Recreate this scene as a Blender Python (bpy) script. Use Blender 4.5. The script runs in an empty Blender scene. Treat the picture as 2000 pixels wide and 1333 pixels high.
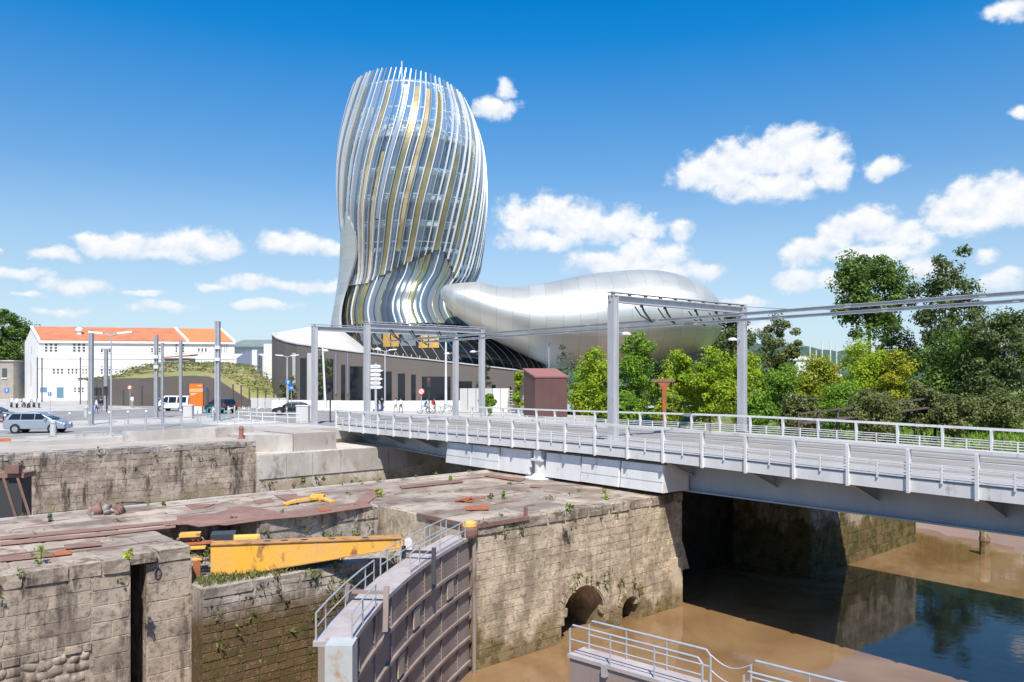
import bpy, bmesh, math, random
import numpy as np
from mathutils import Vector, Matrix
RD = random.Random(7)
NP = np.random.RandomState(11)
sc = bpy.context.scene
COL = sc.collection
# ------------------------------------------------------------------ camera, sky, sun, exposure
F = 1555.0; CU = 1000.0; HZ = 742.0; CH = 3.9          # survey of the photograph: focal length, axis, horizon, eye height
cam = bpy.data.objects.new('camera', bpy.data.cameras.new('camera')); COL.objects.link(cam)
cam.location = (0, 0, CH); cam.rotation_euler = (math.radians(90), 0, 0)
cam.data.sensor_width = 36; cam.data.lens = 36 * F / 2000; cam.data.shift_y = 75.5 / 2000
cam.data.clip_start = 0.5; cam.data.clip_end = 12000
sc.camera = cam
SUN = Vector((-0.06, 0.66, -1.0))                        # travel direction of the sunlight
sl = bpy.data.lights.new('sun', 'SUN'); sl.energy = 4.6; sl.angle = math.radians(0.5); sl.color = (1.0, 0.935, 0.83)
so = bpy.data.objects.new('sun', sl); COL.objects.link(so); so.rotation_euler = SUN.to_track_quat('-Z', 'Y').to_euler()
sc.view_settings.view_transform = 'Standard'; sc.view_settings.look = 'None'
sc.view_settings.gamma = 1.0; sc.view_settings.use_curve_mapping = False
sc.view_settings.exposure = 0.42
W = bpy.data.worlds.new('World'); sc.world = W; W.use_nodes = True
def build_world():
    nt = W.node_tree; N = nt.nodes; K = nt.links; N.clear()
    def nd(t, **kw):
        n = N.new(t)
        for k, v in kw.items(): setattr(n, k, v)
        return n
    def val(s, x):
        if isinstance(x, (int, float, tuple, list)): s.default_value = x
        else: K.new(x, s)
    def ma(op, a, b=None, c=None, clamp=False):
        n = nd('ShaderNodeMath', operation=op); n.use_clamp = clamp; val(n.inputs[0], a)
        if b is not None: val(n.inputs[1], b)
        if c is not None: val(n.inputs[2], c)
        return n.outputs[0]
    def vm(op, a, b=None, out=0):
        n = nd('ShaderNodeVectorMath', operation=op); val(n.inputs[0], a)
        if b is not None: val(n.inputs[1], b)
        return n.outputs[out]
    out = nd('ShaderNodeOutputWorld'); bg = nd('ShaderNodeBackground'); K.new(bg.outputs[0], out.inputs[0])
    sky = nd('ShaderNodeTexSky', sky_type='NISHITA'); sky.sun_disc = False
    sky.sun_elevation = math.atan2(1.0, math.hypot(SUN.x, SUN.y)); sky.sun_rotation = math.atan2(-SUN.x, -SUN.y)
    sky.air_density = 1.0; sky.dust_density = 0.35; sky.ozone_density = 1.6; sky.altitude = 0
    hs = nd('ShaderNodeHueSaturation'); hs.inputs['Saturation'].default_value = 1.3
    K.new(sky.outputs[0], hs.inputs['Color'])
    tc = nd('ShaderNodeTexCoord'); sep = nd('ShaderNodeSeparateXYZ'); K.new(tc.outputs['Generated'], sep.inputs[0])
    az = ma('ARCTAN2', sep.outputs[0], sep.outputs[1]); el = ma('ARCSINE', sep.outputs[2])
    cb = nd('ShaderNodeCombineXYZ'); K.new(az, cb.inputs[0]); K.new(el, cb.inputs[1]); P = cb.outputs[0]
    def noise(vec, scale, det, rough=.55):
        n = nd('ShaderNodeTexNoise'); K.new(vec, n.inputs['Vector']); n.inputs['Scale'].default_value = scale
        n.inputs['Detail'].default_value = det; n.inputs['Roughness'].default_value = rough; return n
    for lo_, hi_, key in ((1.20, 1.53, 'Saturation'), (1.14, 1.50, 'Value')):
        r = nd('ShaderNodeMapRange'); K.new(el, r.inputs[0]); r.inputs[1].default_value = .14; r.inputs[2].default_value = .40
        r.inputs[3].default_value = lo_; r.inputs[4].default_value = hi_; K.new(r.outputs[0], hs.inputs[key])
    n1 = noise(P, 22, 4); wob = vm('MULTIPLY', vm('SUBTRACT', n1.outputs['Color'], (.5, .5, .5)), (.040, .026, 0))
    Pd = vm('ADD', P, wob)
    n2 = noise(vm('MULTIPLY', P, (1, 1.2, 1)), 34, 6, .60)
    Pl = vm('ADD', P, (-.003, .0095, 0)); n3 = noise(vm('MULTIPLY', Pl, (1, 1.2, 1)), 34, 4, .60)
    blobs = []
    def b(u, v, ru, rv): blobs.append((u, v, ru, rv))
    for q in [(988,172,30,20),(965,212,55,26),
              (1375,338,70,42),(1430,322,70,52),(1490,312,80,58),(1560,300,80,62),(1610,305,55,55),(1625,338,55,40),(1500,362,150,34),
              (1730,326,48,24),
              (1010,425,55,40),(1070,420,70,48),(1130,432,80,48),(1210,440,80,42),(1262,448,45,26),(1060,470,90,28),
              (1180,512,80,34),(1240,500,70,40),(1300,505,50,36),(1365,535,50,20),(1290,528,110,20),
              (1840,410,60,40),(1900,398,80,52),(1960,385,80,56),(2030,390,80,60),(1930,430,150,30),
              (1640,462,55,40),(1700,440,70,48),(1760,462,70,40),(1590,492,75,30),(1720,495,120,30),(1545,500,40,26),
              (1560,548,50,32),(1610,545,50,26),(1650,560,50,20),(1800,520,60,30),(1945,548,60,28),(1925,495,30,20),
              (1965,20,60,22),(1985,222,20,22),(1460,588,50,16),(1330,450,30,26),
              (200,478,60,24),(260,480,70,28),(330,482,50,30),(395,474,60,36),(440,486,45,26),(300,498,130,16),
              (540,474,55,26),(590,470,55,24),(645,482,40,22),(105,498,70,16),(0,490,14,8),(280,574,60,8),(60,575,36,9),(420,560,40,9),(1000,600,70,9),(40,534,60,16),(150,562,90,20),
              (490,552,70,18),(560,560,60,14),(645,556,45,16),(315,602,80,14),(510,598,90,14),(120,606,60,12),(1480,640,90,14)]:
        b(*q)
    fac = None; low = None
    for (u, v, ru, rv) in blobs:
        x = (u - CU) / F; z = (HZ - v) / F; h = math.sqrt(1 + x * x)
        a0 = math.atan(x); e0 = math.atan(z / h); ra = ru / F / (1 + x * x); re = rv / F / h
        src = Pd
        if low is not None:      # chained so that the shader is evaluated one cloud after the other
            cc = nd('ShaderNodeCombineXYZ'); K.new(ma('MULTIPLY', low, 1e-9), cc.inputs[0]); src = vm('ADD', Pd, cc.outputs[0])
        d = vm('MULTIPLY', vm('SUBTRACT', src, (a0, e0, 0)), (1 / ra, 1 / re, 0))
        f = ma('SUBTRACT', 1.0, vm('LENGTH', d, out=1))
        fac = f if fac is None else ma('MAXIMUM', fac, f)
        sp = nd('ShaderNodeSeparateXYZ'); K.new(d, sp.inputs[0])
        g = ma('SUBTRACT', f, ma('MULTIPLY', sp.outputs[1], -.55))
        low = g if low is None else ma('MAXIMUM', low, g)
    # scattered fair-weather cumulus everywhere else round the horizon
    n4 = noise(vm('MULTIPLY', P, (1, 2.6, 1)), 5.5, 6, .5)
    absaz = ma('ABSOLUTE', az)
    side = ma('MULTIPLY_ADD', absaz, 6.0, -4.6, clamp=True)
    band = ma('SUBTRACT', 1.0, ma('MULTIPLY', ma('ABSOLUTE', ma('SUBTRACT', el, .17)), 5.0), clamp=True)
    gen = ma('SUBTRACT', ma('MULTIPLY', ma('MULTIPLY', n4.outputs[0], side), band), .36)
    fac = ma('MAXIMUM', fac, gen); low = ma('MAXIMUM', low, gen)
    dens = ma('ADD', fac, ma('MULTIPLY', ma('SUBTRACT', n2.outputs[0], .50), 1.5))
    mr = nd('ShaderNodeMapRange', interpolation_type='SMOOTHSTEP'); K.new(dens, mr.inputs[0])
    mr.inputs[1].default_value = -.06; mr.inputs[2].default_value = .52
    puff = ma('MULTIPLY', ma('SUBTRACT', n2.outputs[0], n3.outputs[0]), 1.9)
    lit = ma('ADD', ma('ADD', ma('MULTIPLY', low, .62), .34), puff, clamp=True)
    cm = nd('ShaderNodeMix', data_type='RGBA'); K.new(lit, cm.inputs[0])
    cm.inputs[6].default_value = (.47, .56, .68, 1); cm.inputs[7].default_value = (.74, .75, .765, 1)
    air = nd('ShaderNodeMapRange'); K.new(el, air.inputs[0]); air.inputs[1].default_value = -.02; air.inputs[2].default_value = .24; air.inputs[3].default_value = .8; air.inputs[4].default_value = 0.
    am = nd('ShaderNodeMix', data_type='RGBA'); K.new(air.outputs[0], am.inputs[0]); K.new(vm('MULTIPLY', hs.outputs[0], (.088, .088, .088)), am.inputs[6]); am.inputs[7].default_value = (.38, .52, .70, 1)
    skm = am.outputs[2]
    fade = nd('ShaderNodeMapRange'); K.new(el, fade.inputs[0]); fade.inputs[1].default_value = .0; fade.inputs[2].default_value = .16
    fade.inputs[3].default_value = .5; fade.inputs[4].default_value = 1.0
    fx = nd('ShaderNodeMix', data_type='RGBA'); K.new(ma('MULTIPLY', mr.outputs[0], fade.outputs[0]), fx.inputs[0])
    K.new(skm, fx.inputs[6]); K.new(cm.outputs[2], fx.inputs[7]); K.new(fx.outputs[2], bg.inputs[0]); bg.inputs[1].default_value = 1.0
build_world()
W.cycles.sampling_method = 'MANUAL'; W.cycles.sample_map_resolution = 512
# ------------------------------------------------------------------ helpers
def px(u, v, Y): return Vector(((u - CU) / F * Y, Y, CH - (v - HZ) / F * Y))
def gp(u, v, z=0.0):
    Y = (CH - z) * F / (v - HZ); return Vector(((u - CU) / F * Y, Y, z))
def frame(o, ex, ey):
    o = Vector(o); ex = Vector(ex); ey = Vector(ey)
    return lambda p: Vector((o.x + ex.x * p[0] + ey.x * p[1], o.y + ex.y * p[0] + ey.y * p[1], (o.z if len(o) > 2 else 0) + p[2]))
LX, LY = .7413, .6712
LW = frame((0, 0, 0), (LX, LY, 0), (-LY, LX, 0))         # lock frame: l along the lock, w away from the camera
BR = frame((16.66, 25.9, 0), (.6222, -.7828, 0), (.7828, .6222, 0))   # bridge frame: t along, n across
LANG = math.atan2(LY, LX); BANG = math.atan2(-.7828, .6222)
def wl(o):
    v = Vector((0, 0, 0))
    while o: v += o.location; o = o.parent
    return v
class MB:
    def __init__(s, T=None): s.v = []; s.f = []; s.mi = []; s.T = T; s.uv = {}; s.m = 0
    def add(s, vs, fs):
        k = len(s.v); s.v += [s.T(p) if s.T else Vector(p) for p in vs]
        s.f += [tuple(k + i for i in f) for f in fs]; s.mi += [s.m] * len(fs); return k
    def hexa(s, p): s.add(p, [(0,3,2,1),(4,5,6,7),(0,1,5,4),(1,2,6,5),(2,3,7,6),(3,0,4,7)])
    def box(s, x0, x1, y0, y1, z0, z1):
        s.hexa([(x0,y0,z0),(x1,y0,z0),(x1,y1,z0),(x0,y1,z0),(x0,y0,z1),(x1,y0,z1),(x1,y1,z1),(x0,y1,z1)])
    def cbox(s, c, d): s.box(c[0]-d[0]/2, c[0]+d[0]/2, c[1]-d[1]/2, c[1]+d[1]/2, c[2]-d[2]/2, c[2]+d[2]/2)
    def bar(s, p, q, w, h, up=(0,0,1)):
        p = Vector(p); q = Vector(q); d = (q-p).normalized(); up = Vector(up)
        if abs(d.dot(up)) > .98: up = Vector((1,0,0))
        a = d.cross(up).normalized()*w/2; b = a.cross(d).normalized()*h/2
        s.hexa([p-a-b, p+a-b, q+a-b, q-a-b, p-a+b, p+a+b, q+a+b, q-a+b])
    def prism(s, poly, z0, z1):
        n = len(poly)
        s.add([(p[0],p[1],z0) for p in poly]+[(p[0],p[1],z1) for p in poly],
              [tuple(range(n))[::-1], tuple(range(n,2*n))]+[(i,(i+1)%n,n+(i+1)%n,n+i) for i in range(n)])
    def extr(s, pts, d):
        n = len(pts); d = Vector(d); pts = [Vector(p) for p in pts]
        s.add(pts+[p+d for p in pts], [tuple(range(n))[::-1], tuple(range(n,2*n))]+[(i,(i+1)%n,n+(i+1)%n,n+i) for i in range(n)])
    def tube(s, pts, r, n=6, r2=None):
        pts = [Vector(p) for p in pts]; m = len(pts); vs = []; fs = []
        for i, p in enumerate(pts):
            d = (pts[min(i+1,m-1)]-pts[max(i-1,0)]).normalized(); up = Vector((0,0,1)) if abs(d.z) < .9 else Vector((1,0,0))
            a = d.cross(up).normalized(); b = a.cross(d); rr = r if r2 is None else r+(r2-r)*i/(m-1)
            vs += [p+(a*math.cos(k*2*math.pi/n)+b*math.sin(k*2*math.pi/n))*rr for k in range(n)]
        for i in range(m-1):
            for k in range(n): fs.append((i*n+k, i*n+(k+1)%n, (i+1)*n+(k+1)%n, (i+1)*n+k))
        fs += [tuple(range(n))[::-1], tuple((m-1)*n+k for k in range(n))]; s.add(vs, fs)
    def lathe(s, c, prof, n=10):
        vs = []; fs = []; m = len(prof)
        for r, z in prof: vs += [(c[0]+r*math.cos(k*2*math.pi/n), c[1]+r*math.sin(k*2*math.pi/n), c[2]+z) for k in range(n)]
        for i in range(m-1):
            for k in range(n): fs.append((i*n+k, i*n+(k+1)%n, (i+1)*n+(k+1)%n, (i+1)*n+k))
        fs += [tuple(range(n))[::-1], tuple((m-1)*n+k for k in range(n))]; s.add(vs, fs)
    def disc(s, c, ax, r, th, n=12):
        c = Vector(c); ax = Vector(ax).normalized(); s.tube([c-ax*th/2, c+ax*th/2], r, n)
    def torus(s, c, ax, R_, r, n=16, m=6):
        c = Vector(c); ax = Vector(ax).normalized(); a = ax.orthogonal().normalized(); b = ax.cross(a); vs = []; fs = []
        for i in range(n):
            d = a*math.cos(i*2*math.pi/n)+b*math.sin(i*2*math.pi/n)
            for k in range(m): vs.append(c+d*(R_+r*math.cos(k*2*math.pi/m))+ax*r*math.sin(k*2*math.pi/m))
        for i in range(n):
            for k in range(m): fs.append((i*m+k, ((i+1)%n)*m+k, ((i+1)%n)*m+(k+1)%m, i*m+(k+1)%m))
        s.add(vs, fs)
    def loft(s, rings, closed=True, caps=False):
        n = len(rings[0]); k = s.add([p for r in rings for p in r], []); nf = len(s.f); m = n if closed else n-1
        for i in range(len(rings)-1):
            for j in range(m):
                f = (k+i*n+j, k+i*n+(j+1)%n, k+(i+1)*n+(j+1)%n, k+(i+1)*n+j); s.uv[len(s.f)] = [(j/n, i), ((j+1)/n, i), ((j+1)/n, i+1), (j/n, i+1)]
                s.f.append(f); s.mi.append(s.m)
        if caps:
            s.f.append(tuple(k+j for j in range(n))[::-1]); s.f.append(tuple(k+(len(rings)-1)*n+j for j in range(n))); s.mi += [s.m]*2
    def mesh(s, name, mats, off=Vector((0,0,0)), smooth=False, fix=True):
        me = bpy.data.meshes.new(name); me.from_pydata([p-off for p in s.v], [], s.f)
        for m in (mats if isinstance(mats, (list, tuple)) else [mats]): me.materials.append(m)
        if any(s.mi): me.polygons.foreach_set('material_index', s.mi)
        if s.uv:
            ul = me.uv_layers.new(name='uv')
            for fi, uvs in s.uv.items():
                for li, q in zip(me.polygons[fi].loop_indices, uvs): ul.data[li].uv = q
        if fix:
            b = bmesh.new(); b.from_mesh(me); bmesh.ops.recalc_face_normals(b, faces=b.faces); b.to_mesh(me); b.free()
        if smooth is True: me.polygons.foreach_set('use_smooth', [True]*len(me.polygons))
        elif smooth: me.shade_smooth_by_angle(angle=smooth) if hasattr(me, 'shade_smooth_by_angle') else None
        me.update(); return me
    def build(s, name, mats, parent=None, smooth=False, fix=True, loc=None):
        off = wl(parent) if parent else Vector(loc or (0,0,0))
        o = bpy.data.objects.new(name, s.mesh(name, mats, off, smooth, fix)); COL.objects.link(o)
        if parent: o.parent = parent
        else: o.location = off
        return o
def tag(o, label=None, cat=None, group=None, kind=None):
    if label: o['label'] = label
    if cat: o['category'] = cat
    if group: o['group'] = group
    if kind: o['kind'] = kind
    return o
def thing(name, label, cat, loc=(0,0,0), group=None):
    o = bpy.data.objects.new(name, None); COL.objects.link(o); o.location = loc; o.empty_display_size = .2
    return tag(o, label, cat, group)
def copy_tree(o, parent=None):
    c = o.copy(); COL.objects.link(c); c.parent = parent
    for ch in list(o.children): copy_tree(ch, c)
    return c
_used = set()
def place(proto, loc, rz=0, label=None, scale=None):
    o = proto if proto.name not in _used else copy_tree(proto)
    _used.add(proto.name); o.location = loc; o.rotation_euler.z = rz
    if scale: o.scale = (scale, scale, scale)
    if label: o['label'] = label
    return o
# ------------------------------------------------------------------ materials
def new_mat(name):
    m = bpy.data.materials.new(name); m.use_nodes = True; nt = m.node_tree
    return m, nt, nt.nodes['Principled BSDF']
def mat(name, col, rough=.6, metal=0., var=None, scale=1.5, lo=.35, hi=.65, bump=0., bscale=12, rand=0., spec=.5, squash=(1,1,1), dirt=None):
    m, nt, bs = new_mat(name); K = nt.links; N = nt.nodes
    bs.inputs['Roughness'].default_value = rough; bs.inputs['Metallic'].default_value = metal
    bs.inputs['Specular IOR Level'].default_value = spec
    c4 = tuple(col)+(1,); bs.inputs['Base Color'].default_value = c4; src = None
    if var or bump or dirt:
        g = N.new('ShaderNodeNewGeometry'); mp = N.new('ShaderNodeMapping'); mp.inputs['Scale'].default_value = squash
        K.new(g.outputs['Position'], mp.inputs['Vector'])
    def ramp(sc_, l, h, det=6):
        n = N.new('ShaderNodeTexNoise'); n.inputs['Scale'].default_value = sc_; n.inputs['Detail'].default_value = det; n.inputs['Roughness'].default_value = .62
        K.new(mp.outputs[0], n.inputs['Vector']); r = N.new('ShaderNodeMapRange'); K.new(n.outputs[0], r.inputs[0])
        r.inputs[1].default_value = l; r.inputs[2].default_value = h; return r.outputs[0]
    def mix(f, a, b):
        x = N.new('ShaderNodeMix'); x.data_type = 'RGBA'; K.new(f, x.inputs[0])
        for i, q in ((6, a), (7, b)):
            if isinstance(q, tuple): x.inputs[i].default_value = q
            else: K.new(q, x.inputs[i])
        return x.outputs[2]
    if var: src = mix(ramp(scale, lo, hi), c4, tuple(var)+(1,))
    if dirt: src = mix(ramp(dirt[1], dirt[2], dirt[2]+.12, 8), src if src else c4, tuple(dirt[0])+(1,))
    if rand:
        oi = N.new('ShaderNodeObjectInfo'); r = N.new('ShaderNodeMapRange'); K.new(oi.outputs['Random'], r.inputs[0])
        r.inputs[3].default_value = 1-rand; r.inputs[4].default_value = 1+rand
        h = N.new('ShaderNodeHueSaturation'); K.new(r.outputs[0], h.inputs['Value'])
        if src: K.new(src, h.inputs['Color'])
        else: h.inputs['Color'].default_value = c4
        src = h.outputs[0]
    if src: K.new(src, bs.inputs['Base Color'])
    if bump:
        n = N.new('ShaderNodeTexNoise'); n.inputs['Scale'].default_value = bscale; n.inputs['Detail'].default_value = 5; K.new(mp.outputs[0], n.inputs['Vector'])
        b = N.new('ShaderNodeBump'); b.inputs['Strength'].default_value = bump; b.inputs['Distance'].default_value = .05
        K.new(n.outputs[0], b.inputs['Height']); K.new(b.outputs[0], bs.inputs['Normal'])
    return m
def masonry(name, light, mid, stain, tide, tz, moss, streak=.5, rand=.13, tspread=1.6):
    """weathered stone: patches, dark run-off streaks, a tide line with mud and weed below it"""
    m, nt, bs = new_mat(name); K = nt.links; N = nt.nodes; bs.inputs['Roughness'].default_value = .9; bs.inputs['Specular IOR Level'].default_value = .2
    g = N.new('ShaderNodeNewGeometry')
    def noise(s, sq, det=7, ro=.62):
        mp = N.new('ShaderNodeMapping'); mp.inputs['Scale'].default_value = sq; K.new(g.outputs['Position'], mp.inputs['Vector'])
        n = N.new('ShaderNodeTexNoise'); n.inputs['Scale'].default_value = s; n.inputs['Detail'].default_value = det; n.inputs['Roughness'].default_value = ro
        K.new(mp.outputs[0], n.inputs['Vector']); return n.outputs[0]
    def rg(x, a, b, c=0., d=1.):
        r = N.new('ShaderNodeMapRange'); r.interpolation_type = 'SMOOTHSTEP'; K.new(x, r.inputs[0])
        for i, q in enumerate((a, b, c, d)): r.inputs[i+1].default_value = q
        return r.outputs[0]
    def mix(f, a, b):
        x = N.new('ShaderNodeMix'); x.data_type = 'RGBA'; K.new(f, x.inputs[0])
        for i, q in ((6, a), (7, b)):
            if isinstance(q, (tuple, list)): x.inputs[i].default_value = tuple(q)+(1,)
            else: K.new(q, x.inputs[i])
        return x.outputs[2]
    def ma(op, a, b):
        n = N.new('ShaderNodeMath'); n.operation = op
        for i, q in enumerate((a, b)):
            if isinstance(q, (int, float)): n.inputs[i].default_value = q
            else: K.new(q, n.inputs[i])
        return n.outputs[0]
    c = mix(rg(noise(.75, (1,1,1.3)), .42, .58), light, mid)
    c = mix(ma('MULTIPLY', rg(noise(2.3, (1,1,1), 8, .72), .52, .62), .6), c, tuple(min(.8, x*1.22) for x in light))
    c = mix(ma('MULTIPLY', rg(noise(5, (1,1,1), 8, .72), .5, .64), .7), c, tuple(x*.42 for x in mid))
    c = mix(ma('MULTIPLY', rg(noise(1.3, (1,1,.2), 8, .72), .49, .62), streak), c, stain)
    sp = N.new('ShaderNodeSeparateXYZ'); K.new(g.outputs['Position'], sp.inputs[0])
    zz = ma('ADD', sp.outputs[2], ma('MULTIPLY', ma('SUBTRACT', noise(.7, (1,1,.6)), .5), tspread*3.2))
    t = rg(zz, tz+.5, tz-.5)
    td = mix(rg(noise(1.7, (1,1,1)), .46, .6), tide, moss)
    td = mix(ma('MULTIPLY', rg(noise(7, (1,1,1), 8, .75), .55, .68), .8), td, mid)
    c = mix(t, c, td)
    oi = N.new('ShaderNodeObjectInfo'); h = N.new('ShaderNodeHueSaturation'); K.new(c, h.inputs['Color']); K.new(rg(oi.outputs['Random'], 0, 1, 1-rand, 1+rand), h.inputs['Value'])
    K.new(h.outputs[0], bs.inputs['Base Color'])
    b = N.new('ShaderNodeBump'); b.inputs['Strength'].default_value = .55; b.inputs['Distance'].default_value = .05
    K.new(noise(9, (1,1,1), 9, .7), b.inputs['Height']); K.new(b.outputs[0], bs.inputs['Normal'])
    return m
def leafmat(name, c1, c2, tr=.3):
    m, nt, bs = new_mat(name); K = nt.links; N = nt.nodes; bs.inputs['Roughness'].default_value = .55; bs.inputs['Specular IOR Level'].default_value = .25
    g = N.new('ShaderNodeNewGeometry'); n = N.new('ShaderNodeTexNoise'); n.inputs['Scale'].default_value = .55; n.inputs['Detail'].default_value = 4
    K.new(g.outputs['Position'], n.inputs['Vector']); r = N.new('ShaderNodeMapRange'); K.new(n.outputs[0], r.inputs[0]); r.inputs[1].default_value = .36; r.inputs[2].default_value = .64
    x = N.new('ShaderNodeMix'); x.data_type = 'RGBA'; K.new(r.outputs[0], x.inputs[0]); x.inputs[6].default_value = tuple(c1)+(1,); x.inputs[7].default_value = tuple(c2)+(1,)
    oi = N.new('ShaderNodeNewGeometry'); h = N.new('ShaderNodeHueSaturation'); r2 = N.new('ShaderNodeMapRange'); K.new(oi.outputs['Random Per Island'], r2.inputs[0])
    r2.inputs[3].default_value = .62; r2.inputs[4].default_value = 1.35; K.new(r2.outputs[0], h.inputs['Value']); K.new(x.outputs[2], h.inputs['Color'])
    K.new(h.outputs[0], bs.inputs['Base Color'])
    t = N.new('ShaderNodeBsdfTranslucent'); K.new(h.outputs[0], t.inputs[0]); mx = N.new('ShaderNodeMixShader'); mx.inputs[0].default_value = tr
    K.new(bs.outputs[0], mx.inputs[1]); K.new(t.outputs[0], mx.inputs[2]); K.new(mx.outputs[0], N['Material Output'].inputs[0])
    return m
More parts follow.
